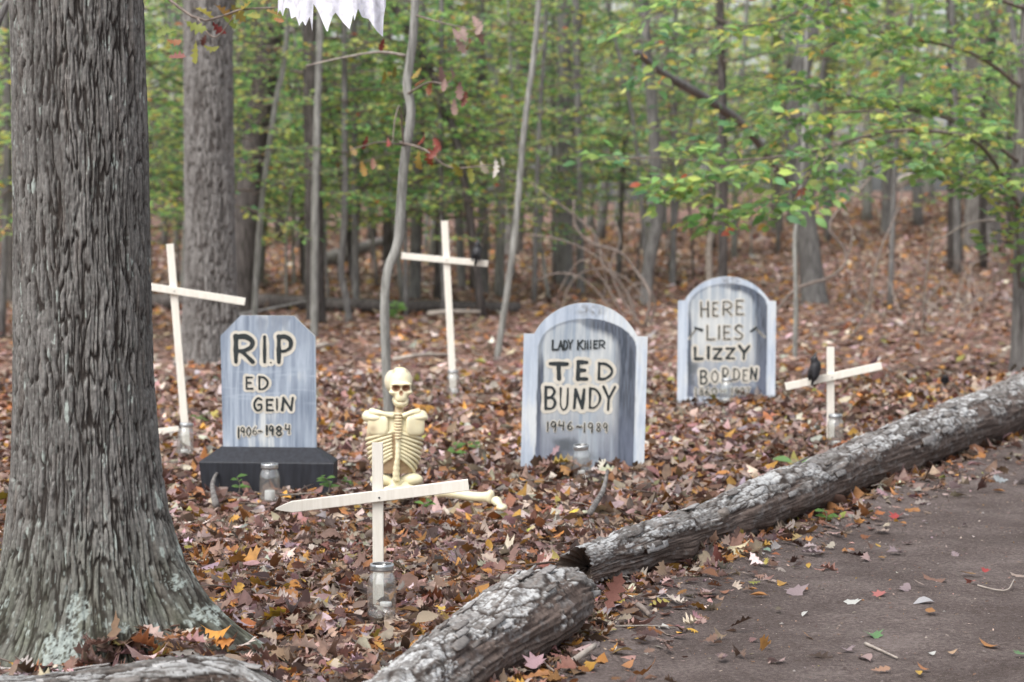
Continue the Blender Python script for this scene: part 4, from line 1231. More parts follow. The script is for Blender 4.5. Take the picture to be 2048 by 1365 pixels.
# leafy ones in ranks from near to far
for (d0, d1, cnt, ks, s0, s1) in [(21, 27, 11, (2, 0, 5), .8, 1.0), (27, 36, 24, (0, 1, 2, 5), .85, 1.15), (36, 50, 28, (1, 5, 0, 4, 3), .95, 1.3), (50, 72, 24, (3, 4, 3, 5), 1.1, 1.5), (72, 100, 12, (3, 4), 1.4, 2.0)]:
    for k in range(cnt):
        px = -60 + 2170 * (k + rng.random()) / cnt
        d = d0 + (d1 - d0) * rng.random()
        if d < 27 and (px > 1080 or 720 < px < 960): continue
        if d < 33 and 465 < px < 600: continue
        if d < 36 and 1500 < px < 1960 and rng.random() < 0.7: continue
        bg_tree(px, d, 0.05 + 0.07 * rng.random() + (0.08 if d > 45 else 0), mats4[int(rng.integers(5))], (ks[int(rng.integers(len(ks)))], s0 + (s1 - s0) * rng.random(), rng.random() * 6.28), 1, 6.5)
for k in range(12):
    px = 270 + 800 * (k + rng.random()) / 12
    if 465 < px < 600: px += 140
    bg_tree(px, 25 + 10 * rng.random(), 0.04 + 0.03 * rng.random(), mats4[int(rng.integers(5))], ((0, 2, 5)[k % 3], 0.85 + 0.25 * rng.random(), rng.random() * 6.28), 1, 5.5)
for k in range(18):
    px = 290 + 1260 * (k + rng.random()) / 18
    if 455 < px < 560: px = 580 + 60 * rng.random()
    bg_tree(px, 28 + 12 * rng.random(), 0.03 + 0.02 * rng.random(), mats4[int(rng.integers(5))], ((2, 0, 5)[k % 3], 0.62 + 0.2 * rng.random(), rng.random() * 6.28), 1, 3.2)
# plain trunks
for (d0, d1, cnt) in [(30, 42, 4), (42, 60, 7), (60, 95, 8)]:
    for k in range(cnt):
        px = -40 + 2130 * (k + rng.random()) / cnt
        d = d0 + (d1 - d0) * rng.random()
        bg_tree(px, d, 0.12 + 0.2 * rng.random() ** 2, mats4[int(rng.integers(5))], None, 0, 9)
ORD = ['leftmost', 'second from left', 'third from left', 'fourth from left', 'fifth from left', 'sixth from left', 'seventh from left', 'eighth from left']
for lab, lst in bg_first.items():
    if len(lst) > 1:
        for q, (px_, ro) in enumerate(sorted(lst, key=lambda a: a[0])): ro['label'] = lab + ', ' + ORD[min(q, 7)]
# far wood that reads as one mass, behind all the single trees
mass = MB()
rngm = np.random.default_rng(9)
nb = 23000
Y = 108 + 36 * rngm.random(nb); X = (rngm.random(nb) * 2 - 1) * 0.42 * Y
Z = terrain(X, Y) + 1.0 + 14 * rngm.random(nb)
cl = fbm(X * 0.16, Z * 0.35, Y * 0.1, seed=55, octv=3)
ok = cl > 0.02
X, Y, Z = X[ok], Y[ok], Z[ok]
n = len(X)
v, t = leaf_geo(T_DIAM, np.stack([X, Y, Z], 1), rngm.normal(size=(n, 3)) * [1, 1, .5], leaf_up(rngm, n, 0.7), 0.45 + 0.35 * rngm.random(n), rngm.normal(0, .3, n), rngm.normal(0, .2, n))
mass.add(v, f3=t, col=np.repeat(leaf_cols(n, rngm, [1, .6, 3, .3, 6, 7, 2, .2]), 4, 0))
# the same wood going on to both sides, out of the picture
for k in range(44):
    sgn = -1 if k % 2 else 1
    yk = 22 + 60 * rngm.random(); xk = sgn * yk * (0.255 + 0.24 * rngm.random())
    gk = float(terrain(xk, yk)); hk = 5 + 4 * rngm.random()
    C = spline([(xk, yk, gk - 0.2), (xk + rngm.normal(0, .15), yk, gk + hk * .5), (xk + rngm.normal(0, .3), yk, gk + hk * 1.2)], 8)
    mass.add(*tube(C, np.linspace(0.09 + 0.08 * rngm.random(), 0.04, 8), 7), col=(0.15, 0.142, 0.135))
    nk = 420
    lv_ = rngm.integers(0, 9, nk); aa = rngm.random(nk) * 6.28; rr_ = 0.2 + 1.9 * rngm.random(nk) ** 0.7
    pk = np.stack([xk + rr_ * np.cos(aa), yk + rr_ * np.sin(aa), gk + 1.4 + lv_ * 0.5 + 0.15 * rr_ + rngm.normal(0, .07, nk)], 1)
    v, t = leaf_geo(T_DIAM, pk, rngm.normal(size=(nk, 3)) * [1, 1, .4], leaf_up(rngm, nk, 0.6), 0.12 + 0.1 * rngm.random(nk), rngm.normal(0, .3, nk), rngm.normal(0, .2, nk))
    mass.add(v, f3=t, col=np.repeat(leaf_cols(nk, rngm, GP), 4, 0))
tag(mass.build('distant_and_side_wood', M['green']), 'distant yellow-green foliage closing the view, plus nearer unseen trees at both sides', 'woodland', kind='stuff')

# ================================================================== DEAD WOOD AND VINES
def stick(name, label, pts, r0, r1, mat, cat='branch', n=20, ns=7, group=None, part='bark'):
    base = Vector(pts[0])
    root = thing(name, label, cat, base, group=group)
    C = spline([np.array(p) - np.array(base) for p in pts], n)
    th = np.linspace(0, 2 * np.pi, ns, endpoint=False)
    dr = 1 + 0.12 * fbm(np.cos(th)[None] * 1.5, np.sin(th)[None] * 1.5, np.linspace(0, 6, n)[:, None], seed=len(label), octv=2)
    MB().add(*tube(C, np.linspace(r0, r1, n), ns, True, dr)).build(part, mat, root)
    return root
def gz(px, d, h): 
    p = on_ground(px, d); return (p.x, p.y, p.z + h)
stick('fallen_log', 'dark rotten log lying level behind the square-shouldered tombstone and the tall cross', [gz(280, 28.2, .05), gz(520, 28, .06), gz(760, 27.6, .05), gz(1040, 27.2, .04)], 0.10, 0.07, M['bark_dark'], 'log', 40, 12)
stick('fallen_branch', 'pale fallen branch on the litter between crooked sapling and tall cross', [gz(785, 19.2, .03), gz(840, 19.3, .06), gz(905, 19.7, .05)], 0.022, 0.012, M['pale_stick'])
stick('fallen_branch', 'short pale branch at the foot of the dark log behind the tall cross', [gz(855, 26, .04), gz(900, 26, .06), gz(960, 26.2, .05)], 0.035, 0.02, M['pale_stick'])
stick('fallen_log', 'grey fallen log slanting up the slope left of the crooked sapling', [gz(640, 38, .1), gz(700, 41, .12), gz(770, 45, .15)], 0.14, 0.09, M['bark_grey'], 'log', 20, 10)
stick('fallen_log', 'bleached fallen log on the far slope at the right', [gz(1775, 66, .3), gz(1830, 67, .7), gz(1895, 68, 1.1)], 0.16, 0.12, M['pale_stick'], 'log', 20, 10)
stick('fallen_branch', 'buff chip of wood on the litter right of the square-shouldered tombstone', [gz(632, 21, .04), gz(650, 21, .06), gz(668, 21.2, .05)], 0.03, 0.008, M['pale_stick'])
stick('fallen_branch', 'thin dark stick lying in front of the far trunks at the left', [gz(470, 26, .04), gz(540, 26, .12), gz(620, 26.3, .2)], 0.025, 0.015, M['bark_mid'])
def vine(name, label, stems, mat, cat='vine'):
    base = Vector(stems[0][0][0])
    root = thing(name, label, cat, base)
    for pts, r0, r1 in stems:
        C = spline([np.array(p) - np.array(base) for p in pts], 22)
        MB().add(*tube(C, np.linspace(r0, r1, 22) * 1.0, 6)).build('stem', mat, root)
    return root
D = 23.0
def vp(*a): return [tuple(at(x_, y_, D + dd)) for x_, y_, dd in a]
vine('grapevine', 'tangle of arching bare vines above the nearer arched tombstone', [
    (vp((1290, 655, 0), (1300, 590, 0), (1270, 540, .2), (1240, 505, .2), (1180, 485, .3), (1150, 450, .4), (1148, 400, .5)), 0.018, 0.010),
    (vp((1275, 650, 0), (1262, 600, .1), (1235, 560, .1), (1205, 530, .2), (1195, 480, .3), (1160, 440, .4), (1060, 365, .6)), 0.012, 0.007),
    (vp((1255, 655, .1), (1230, 600, .1), (1205, 560, .2), (1170, 520, .2), (1140, 545, .3), (1115, 590, .3)), 0.011, 0.007),
    (vp((1240, 650, .1), (1200, 590, .2), (1160, 555, .2), (1115, 547, .3), (1075, 560, .3)), 0.012, 0.008),
    (vp((1270, 655, -.1), (1255, 590, -.1), (1225, 540, -.1), (1200, 500, 0)), 0.010, 0.006),
    (vp((1205, 520, .2), (1212, 560, .2), (1205, 600, .2), (1190, 640, .2)), 0.010, 0.006),
    (vp((1300, 650, .2), (1310, 600, .2), (1285, 570, .2), (1262, 575, .2), (1250, 620, .2)), 0.016, 0.010),
    (vp((1285, 655, -.2), (1240, 590, -.1), (1222, 530, 0), (1240, 480, .1), (1225, 430, .2)), 0.011, 0.007),
    (vp((1120, 640, .3), (1135, 580, .3), (1165, 545, .3), (1215, 540, .2), (1262, 565, .1), (1290, 600, 0)), 0.010, 0.007),
    (vp((1060, 470, .5), (1120, 480, .4), (1180, 505, .3), (1225, 545, .2), (1250, 600, .1)), 0.009, 0.006)], M['twig'])
D = 22.0
vine('grapevine', 'thick pale looping vine between the farther arched tombstone and the small cross', [
    (vp((1540, 640, 0), (1590, 580, 0), (1660, 555, 0), (1692, 525, .1), (1685, 490, .1), (1660, 465, .1), (1668, 430, .2), (1720, 380, .4), (1760, 330, .6)), 0.018, 0.009),
    (vp((1692, 525, .1), (1705, 470, .2), (1690, 440, .3)), 0.010, 0.006)], M['twig'])
vine('bare_shrub', 'bare leaning shrub stems above the small cross, in the thicket', [
    (vp((1700, 680, 0), (1735, 620, 0), (1745, 560, .1), (1765, 490, .2), (1795, 420, .4), (1810, 350, .5)), 0.014, 0.008),
    (vp((1740, 600, 0), (1725, 560, 0), (1722, 520, 0)), 0.007, 0.004),
    (vp((1710, 690, 0), (1745, 600, 0), (1740, 520, .1)), 0.006, 0.003),
    (vp((1620, 660, 0), (1650, 655, 0), (1700, 640, 0), (1735, 610, 0)), 0.010, 0.008)], M['twig'])
rngv = np.random.default_rng(8)
for k, (px, d, lab) in enumerate([(1830, 24, 'fine grey brushwood right of the leaning shrub stems'), (1900, 26, 'fine grey brushwood below the massive pale trunk'), (1985, 27, 'fine grey brushwood left of the beech foot')]):
    st = []
    for q in range(11):
        a = np.array(gz(px + rngv.normal(0, 35), d + rngv.normal(0, .5), -0.02))
        b = a + np.array([rngv.normal(0, .35), rngv.normal(0, .3), 0.3 + 0.35 * rngv.random()])
        c = b + np.array([rngv.normal(0, .4), rngv.normal(0, .3), 0.1 + 0.4 * rngv.random()])
        st.append(([tuple(a), tuple((a + b) / 2 + rngv.normal(0, .04, 3)), tuple(b), tuple(c)], 0.006, 0.003))
    vine('bare_shrub', lab, st, M['pale_stick'] if k % 2 else M['twig'], 'shrub')
vine('bare_shrub', 'arching bare branch in front of the massive pale trunk', [([tuple(at(2040, 455, 19)), tuple(at(1990, 440, 19)), tuple(at(1930, 450, 19)), tuple(at(1890, 475, 19)), tuple(at(1860, 500, 19)), gz(1840, 19.2, 0)], 0.010, 0.005)], M['pale_stick'], 'branch')

# ================================================================== PAINTED LETTERS
GL = {
 'R': [[(0, 0), (0, 1)], [(0, .02), (.55, .0), (.95, .17), (.9, .4), (.5, .55), (.05, .58)], [(.35, .58), (1, 1)]],
 'I': [[(.5, 0), (.5, 1)]], '1': [[(.5, 0), (.5, 1)]], 'l': [[(.5, 0), (.5, 1)]],
 'i': [[(.5, .3), (.5, 1)], [(.5, .02), (.5, .06)]],
 'P': [[(0, 0), (0, 1)], [(0, .02), (.55, 0), (1, .15), (.95, .42), (.5, .56), (.05, .56)]],
 'E': [[(.95, .02), (.05, .02)], [(.05, 0), (.05, 1)], [(.05, .48), (.75, .48)], [(.05, .98), (1, .98)]],
 'D': [[(.05, 0), (.05, 1)], [(.05, .02), (.55, .05), (1, .35), (.95, .7), (.5, .97), (.05, .98)]],
 'G': [[(.95, .12), (.55, 0), (.1, .3), (.05, .7), (.4, 1), (.9, .9), (.95, .55), (.55, .55)]],
 'N': [[(0, 1), (.12, 0)], [(.1, .02), (.85, .98)], [(.85, 1), (1, 0)]],
 'L': [[(0, 0), (.02, 1)], [(.02, .98), (1, .96)]],
 'A': [[(0, 1), (.5, 0)], [(.5, 0), (1, 1)], [(.22, .65), (.8, .65)]],
 'Y': [[(0, 0), (.48, .5)], [(1, 0), (.48, .52), (.45, 1)]],
 'K': [[(0, 0), (0, 1)], [(.9, 0), (.05, .52)], [(.2, .48), (1, 1)]],
 'T': [[(0, .02), (1, .02)], [(.5, .02), (.55, 1)]],
 'B': [[(0, 0), (.04, 1)], [(0, .02), (.6, .02), (.9, .2), (.6, .45), (.08, .5)], [(.08, .5), (.7, .5), (1, .72), (.7, .97), (.04, .98)]],
 'U': [[(0, 0), (0, .45), (.08, .82), (.5, 1), (.92, .82), (1, .45), (1, 0)]],
 'H': [[(0, 0), (.05, 1)], [(.95, 0), (1, .98)], [(.03, .52), (.97, .5)]],
 'S': [[(.9, .1), (.5, 0), (.1, .22), (.45, .47), (.95, .72), (.6, .98), (.05, .92)]],
 'Z': [[(0, .03), (1, .02)], [(1, .02), (0, .97)], [(0, .97), (1, .98)]],
 'O': [[(.5, 0), (.05, .3), (.05, .7), (.5, 1), (.95, .7), (.95, .3), (.5, 0)]],
 '0': [[(.5, 0), (.05, .3), (.05, .7), (.5, 1), (.95, .7), (.95, .3), (.5, 0)]],
 '9': [[(.95, .3), (.5, .55), (.05, .35), (.4, 0), (.9, .15), (.95, .4), (.85, 1)]],
 '6': [[(.7, 0), (.15, .4), (.05, .8), (.5, 1), (.95, .75), (.5, .52), (.1, .7)]],
 '8': [[(.5, .48), (.1, .25), (.5, 0), (.9, .25), (.5, .48), (.05, .75), (.5, 1), (.95, .75), (.5, .48)]],
 '4': [[(.2, 0), (.05, .5), (.9, .5)], [(.85, .05), (.8, 1)]],
 '2': [[(.05, .2), (.5, 0), (.95, .25), (.1, .97)], [(.1, .97), (1, .97)]],
 '7': [[(0, .02), (1, .02)], [(1, .02), (.4, 1)]],
 '-': [[(0, .5), (1, .5)]], '~': [[(0, .6), (.3, .35), (.65, .65), (1, .4)]], '.': [[(.4, .5), (.6, .5)]], '/': [[(0, 1), (1, 0)]], '\\': [[(0, 0), (1, 1)]],
}
STRAIGHT = set('EIHLTNAKZ1l-/\\i47Y')
_lay = [0]
def ribbon(mb, pts, w, y, curved, seed):
    p = np.array(pts, float)
    n = max(8, int(len(p) * 7)) if curved and len(p) > 2 else (len(p) - 1) * 6 + 1
    if len(p) == 2 or not curved:
        q = []
        for k in range(len(p) - 1):
            for t in np.linspace(0, 1, 7)[:(7 if k == len(p) - 2 else 6)]: q.append(p[k] * (1 - t) + p[k + 1] * t)
        q = np.array(q)
    else:
        q = spline(np.column_stack([p, np.zeros(len(p))]), n)[:, :2]
    n = len(q)
    tg = np.gradient(q, axis=0); tg /= np.linalg.norm(tg, axis=1)[:, None] + 1e-12
    nm = np.stack([-tg[:, 1], tg[:, 0]], 1)
    r = np.random.default_rng(seed)
    ww = w / 2 * (1 + 0.13 * np.interp(np.arange(n), np.linspace(0, n - 1, 5), r.normal(0, 1, 5)))
    L = q + nm * ww[:, None]; Rr = q - nm * ww[:, None]
    v, f4, f3 = [], [], []
    _lay[0] += 1
    yo = y - (_lay[0] % 60) * 0.000012
    for q_, a in enumerate(np.vstack([L, Rr])): v.append((a[0], yo - 0.0005 * (q_ % n) / n, a[1]))
    for k in range(n - 1): f4.append((k, n + k, n + k + 1, k + 1))
    for e, sg in ((0, -1), (n - 1, 1)):
        c0 = len(v)
        ye = yo - (0.0005 * e / n) - (0.00002 if e else -0.00002)
        v.append((q[e][0], ye, q[e][1]))
        a0 = math.atan2(nm[e][1], nm[e][0])
        arc = []
        for s in np.linspace(0, math.pi, 7)[1:-1]:
            a = a0 - sg * s
            v.append((q[e][0] + ww[e] * math.cos(a), ye, q[e][1] + ww[e] * math.sin(a))); arc.append(len(v) - 1)
        ch = [e] + arc + [n + e]
        for a, b in zip(ch[:-1], ch[1:]): f3.append((c0, a, b) if sg > 0 else (c0, b, a))
    mb.add(np.array(v), f3=f3, f4=f4)

def letter_line(parent, chars, tx, y, halo):
    """chars: list of (char, x0,y0,x1,y1,w) in painting units; tx maps to board coordinates"""
    for (ch, x0, y0, x1, y1, w) in chars:
        ink, hal = MB(), MB()
        for k, st in enumerate(GL[ch]):
            pts = [tx(x0 + a * (x1 - x0), y0 + b * (y1 - y0)) for a, b in st]
            ws = w / tx.k
            ribbon(ink, pts, ws, y - 0.0032, ch not in STRAIGHT, int(x0 + y0 + k))
            if halo: ribbon(hal, pts, ws + halo / tx.k, y - 0.0009, ch not in STRAIGHT, int(x0 + k + 5))
        o = ink.build('painted_letter', M['black_paint'], parent, smooth=False)
        if halo: hal.build('letter_outline', M['cream_paint'], o, smooth=False)

class TX:
    def __init__(s, cx, by, k): s.cx, s.by, s.k = cx, by, k
    def __call__(s, x, y): return ((x - s.cx) / s.k, (s.by - y) / s.k)

# ================================================================== TOMBSTONES
def board(name, rows, hw, th, paint, parent, nx=110):
    """rows: z values; hw: (left,right) half extents per row -> a thick painted board"""
    z = np.array(rows); l = np.array([a for a, b in hw]); r = np.array([b for a, b in hw])
    t = np.linspace(0, 1, nx)
    X = l[:, None] * (1 - t) + r[:, None] * t
    Z = np.broadcast_to(z[:, None], X.shape)
    col = paint(X, Z)
    ny = len(z)
    bev = 0.003
    fr = np.stack([X, np.full(X.shape, -th / 2), Z], -1).reshape(-1, 3)
    bk = np.stack([X, np.full(X.shape, th / 2), Z], -1).reshape(-1, 3)
    i = np.arange(ny - 1)[:, None] * nx; j = np.arange(nx - 1)[None]
    f = np.stack([i + j, i + j + 1, i + nx + j + 1, i + nx + j], -1).reshape(-1, 4)
    m = MB()
    m.add(fr, f4=f, col=col.reshape(-1, 3))
    m.add(bk, f4=f[:, ::-1], col=np.tile([0.55, 0.47, 0.36], (len(bk), 1)))
    # edge band, its own vertices
    rim = [(k, 0) for k in range(ny)] + [(ny - 1, q) for q in range(1, nx)] + [(k, nx - 1) for k in range(ny - 2, -1, -1)] + [(0, q) for q in range(nx - 2, 0, -1)]
    a = np.array([(X[k, q], -th / 2, Z[k, q]) for k, q in rim]); b = a + [0, th, 0]
    nn = len(a); q = np.arange(nn); q2 = (q + 1) % nn
    m.add(np.vstack([a, b]), f4=np.stack([q, q + nn, q2 + nn, q2], 1), col=np.tile([0.50, 0.50, 0.48], (2 * nn, 1)))
    return m.build(name, M['paint'], parent, smooth=False)

def streaks(X, Z, seed, sx=90, sz=5):
    return fbm(X * sx, Z * sz, 0, seed=seed, octv=4)

# --- square-shouldered stone with a black plinth
gp = ground(537, 983)
D1 = gp.y + 0.12
k1 = 1024 / 210 * F / D1
rip = thing('tombstone', 'pale blue tombstone with clipped corners reading RIP on a black plinth', 'tombstone', (at(536, 980, D1).x, D1, gp.z + 0.004), (0, R(0.4), R(-2)))
tx1 = TX(500, 1335, k1)
zb = 0.19          # top of the plinth
def pr(x, y):
    a, b = tx1(x, y); return a, b + zb
zl = lambda y: pr(0, y)[1]
rows = np.concatenate([np.linspace(zb - 0.02, zl(250), 120), np.linspace(zl(245), zl(45), 60)])
hw = []
for z in rows:
    t = np.clip((z - zb) / (zl(250) - zb), 0, 1)
    l, r = pr(50 - 25 * t, 0)[0], pr(972 - 14 * t, 0)[0]
    if z > zl(248):
        u = (z - zl(248)) / (zl(45) - zl(248)); l = l + u * (pr(225, 0)[0] - l); r = r + u * (pr(745, 0)[0] - r)
    hw.append((l, r))
def paint_rip(X, Z):
    s = streaks(X, Z, 301); b = fbm(X * 7, Z * 5, 0, seed=302, octv=3); hz = fbm(X * 9, Z * 110, 0, seed=303, octv=3)
    c = mixc((0.17, 0.21, 0.275), (0.40, 0.46, 0.54), np.clip(0.5 + 0.7 * s + 0.35 * b, 0, 1))
    c = mixc(c, (0.56, 0.585, 0.58), sstep(0.25, 0.6, b + 0.35 * s + 0.25 * sstep(0.10, 0.0, np.abs(X + 0.02))))
    c = mixc(c, (0.20, 0.235, 0.29), sstep(-0.12, 0.30, 0.9 * fbm(X * 14 + 3, Z * 9, 0, seed=304, octv=3) + 0.35 * s) * sstep(zl(420), zl(80), Z) * 0.85)
    c = mixc(c, (0.40, 0.46, 0.54), sstep(0.1, 0.5, hz) * sstep(zl(1000), zl(800), Z) * sstep(zl(480), zl(640), Z) * 0.5)
    return c
bo = board('headstone', rows, hw, 0.022, paint_rip, rip)
bo.location = (0, 0.03, 0)
class _T:
    k = k1
    def __call__(s, x, y): return pr(x, y)
tx = _T(); fy = 0.03 - 0.011
letter_line(rip, [('R', 178, 252, 345, 500, 42), ('I', 445, 252, 475, 500, 34), ('.', 505, 505, 535, 505, 14), ('P', 600, 250, 715, 500, 40)], tx, fy, 58)
letter_line(rip, [('E', 280, 650, 342, 765, 19), ('D', 405, 645, 488, 768, 19)], tx, fy, 46)
letter_line(rip, [('G', 358, 855, 432, 975, 23), ('E', 480, 868, 542, 975, 21), ('I', 575, 862, 590, 972, 19), ('N', 635, 850, 738, 968, 25)], tx, fy, 42)
letter_line(rip, [('1', 198, 1145, 212, 1245, 16), ('9', 228, 1143, 262, 1228, 12), ('0', 286, 1142, 325, 1225, 12), ('6', 345, 1135, 385, 1212, 9), ('-', 400, 1165, 430, 1195, 16), ('1', 475, 1130, 492, 1212, 22), ('9', 508, 1125, 545, 1212, 17), ('8', 575, 1132, 630, 1220, 17), ('4', 660, 1115, 712, 1198, 13)], tx, fy, 22)
m = MB()
def prow(z, x0, x1, y0, y1): return [(x0, y0, z), (x1, y0, z), (x1, y1, z), (x0, y1, z)]
s1 = F / D1
xl = lambda p: (p - 536) / s1
pv = prow(-0.06, xl(412), xl(670), -0.075, 0.10) + prow(0.122, xl(402), xl(672), -0.078, 0.10) + prow(0.128, xl(403), xl(671), -0.074, 0.10) + prow(0.186, xl(438), xl(634), 0.008, 0.07) + prow(0.19, xl(441), xl(631), 0.012, 0.066)
pf = [(4 * a + b, 4 * a + (b + 1) % 4, 4 * a + 4 + (b + 1) % 4, 4 * a + 4 + b) for a in range(4) for b in range(4)] + [(16, 17, 18, 19)]
m.add(pv, f4=pf).build('plinth', M['plinth'], rip, smooth=False)
obj('plinth_edge', None)
bpy.data.objects.remove(bpy.data.objects['plinth_edge'])

# --- two arched stones
def arched(label, gpx, gpy, zoomk, cx, by, W, sh, ah, apex, inner, lines, seed, roll, axes=False):
    gp = ground(gpx, gpy)
    d = gp.y
    k = zoomk * F / d
    root = thing('tombstone', label, 'tombstone', (gp.x, d, gp.z + (0.006 if axes else 0.0)), (0, R(roll), 0))
    t = TX(cx, by, k)
    hwid = W / k; zs_ = t(0, sh)[1]; ha = ah / k; za = t(0, apex)[1]
    hh = za - zs_
    Rr = (ha * ha + hh * hh) / (2 * hh)
    rows = list(np.linspace(-0.06, zs_, 130)) + list(zs_ + 0.0015 + (hh - 0.0016) * np.sin(np.linspace(0, 1, 60) * np.pi / 2))
    hw = []
    for z in rows:
        if z <= zs_: hw.append((-hwid, hwid))
        else:
            u = math.sqrt(max(1e-7, Rr * Rr - (z - (za - Rr)) ** 2)); hw.append((-u, u))
    il, ir, iap, ib = (t(inner[0], 0)[0], t(inner[1], 0)[0], t(0, inner[2])[1], t(0, inner[3])[1])
    icx = (il + ir) / 2; ihw = (ir - il) / 2
    zc = iap - ihw * 0.62          # springing of the painted inner arch
    def paint(X, Z):
        s = streaks(X, Z, seed, 70, 4); b = fbm(X * 6, Z * 4, 0, seed=seed + 1, octv=3); fn = fbm(X * 120, Z * 14, 0, seed=seed + 2, octv=3)
        # signed distance inside the painted panel
        ell = (1 - np.sqrt(((X - icx) / ihw) ** 2 + (np.clip(Z - zc, 0, None) / (iap - zc)) ** 2)) * ihw
        sd = np.where(Z > zc, ell, ihw - np.abs(X - icx))
        sd = np.minimum(sd, Z - ib) + 0.004 * fn
        frame = mixc((0.34, 0.40, 0.49), (0.57, 0.63, 0.70), np.clip(0.55 + 0.6 * s + 0.5 * b, 0, 1))
        frame = mixc(frame, (0.68, 0.68, 0.62), sstep(0.0, 0.5, b + 0.4 * fn) * 0.4)
        pan = mixc((0.27, 0.32, 0.38), (0.56, 0.58, 0.57), np.clip(0.55 + 0.8 * s + 0.5 * b, 0, 1))
        # the painter's dark band: broad down the right, thin down the left, along the arch to the right of the apex
        rx = (X - icx) / ihw
        top_w = sstep(-0.35, 0.15, rx) * sstep(zc - 0.1, zc + 0.06, Z)
        right_w = sstep(0.35, 0.62, rx)
        wid = 0.020 + (0.105 if not axes else 0.072) * np.maximum(right_w * (1 - 0.15 * sstep(zc, 0, Z)), 0.85 * top_w) + 0.012 * sstep(-0.6, -0.9, rx) * sstep(zc, zc - 0.1, Z)
        band = sstep(wid * 1.15, wid * 0.55, sd + 0.010 * s)
        band = band * (0.45 + 0.55 * np.maximum(sstep(-0.3, 0.3, rx), sstep(zc + 0.02, zc - 0.12, Z)))
        dark = mixc((0.028, 0.036, 0.054), (0.105, 0.125, 0.17), np.clip(0.45 + 0.9 * fn + 0.3 * s, 0, 1))
        pan = mixc(pan, dark, band * 0.93)
        lowz = sstep(0.42, 0.05, Z) * sstep(-0.35, 0.45, s + 0.6 * b + 0.35 * sstep(0, 0.3, Z * 0 + np.abs(rx)))
        pan = mixc(pan, (0.13, 0.15, 0.205), lowz * 0.8)
        smud = sstep(0.2, 0.8, fbm(X * 9 + 4, Z * 9, 0, seed=seed + 5, octv=4) + 0.45 * np.exp(-((X - t(360, 0)[0]) / 0.07) ** 2 - ((Z - t(0, 1130)[1]) / 0.05) ** 2))
        pan = mixc(pan, (0.07, 0.08, 0.09), smud * 0.8 * (Z < 0.25))
        c = mixc(frame, pan, sstep(-0.002, 0.002, sd))
        # sooty smear at the crown of the arch
        cr = np.exp(-((X - 0.02) / 0.07) ** 2 - ((Z - (za + iap) / 2 - 0.0) / 0.028) ** 2) * (0.5 + 0.9 * fbm(X * 60, Z * 60, 0, seed=seed + 6, octv=3))
        return mixc(c, (0.16, 0.155, 0.15), np.clip(cr, 0, 0.75))
    board('headstone', rows, hw, 0.022, paint, root, 130)
    for chars, halo in lines: letter_line(root, chars, t, -0.011, halo)
    if axes:
        for strokes in ([((172, 662), (242, 562), 20), ((228, 560), (292, 582), 34)], [((790, 556), (884, 645), 20), ((752, 592), (800, 556), 30)]):
            h, bl = strokes
            mk = MB(); ribbon(mk, [t(*h[0]), t(*h[1])], h[2] / k, -0.011 - 0.0009, False, 3); 
            ax = mk.build('painted_axe', M['cream_paint'], root, smooth=False)
            mk = MB(); ribbon(mk, [t(*h[0]), t(*h[1])], h[2] * 0.42 / k, -0.011 - 0.0032, False, 4); ribbon(mk, [t(*bl[0]), t(*bl[1])], bl[2] * 0.7 / k, -0.011 - 0.0034, False, 5)
            mk.build('axe_blade', M['black_paint'], ax, smooth=False)
    return root, gp

arched('arched tombstone nearer the path, blue-white with dark painted inner shadow, dated 1946-1989', 1164.5, 936, 1024 / 270, 510, 1318, 470, 306, 392, 60, (150, 897, 178, 1600), [
    ([('L', 260, 352, 296, 422, 15), ('A', 304, 352, 338, 418, 13), ('D', 345, 350, 372, 418, 13), ('Y', 378, 345, 410, 412, 13), ('K', 452, 345, 492, 412, 13), ('i', 502, 350, 510, 412, 13), ('l', 520, 345, 532, 408, 12), ('l', 543, 343, 555, 405, 12), ('E', 572, 345, 600, 402, 12), ('R', 615, 342, 655, 400, 11)], 0),
    ([('T', 245, 525, 372, 640, 33), ('E', 455, 508, 525, 640, 28), ('D', 612, 515, 712, 636, 20)], 50),
    ([('B', 216, 705, 290, 872, 21), ('U', 330, 712, 384, 878, 15), ('N', 436, 718, 508, 862, 24), ('D', 550, 708, 628, 858, 18), ('Y', 654, 692, 742, 868, 19)], 48),
    ([('1', 232, 972, 244, 1040, 10), ('9', 262, 968, 300, 1042, 11), ('4', 318, 962, 366, 1028, 11), ('6', 388, 968, 428, 1026, 10), ('~', 458, 985, 496, 1020, 11), ('1', 512, 972, 524, 1042, 10), ('9', 546, 972, 580, 1042, 10), ('8', 610, 972, 640, 1034, 9), ('9', 662, 970, 690, 1036, 9)], 10)], 410, 1.4)
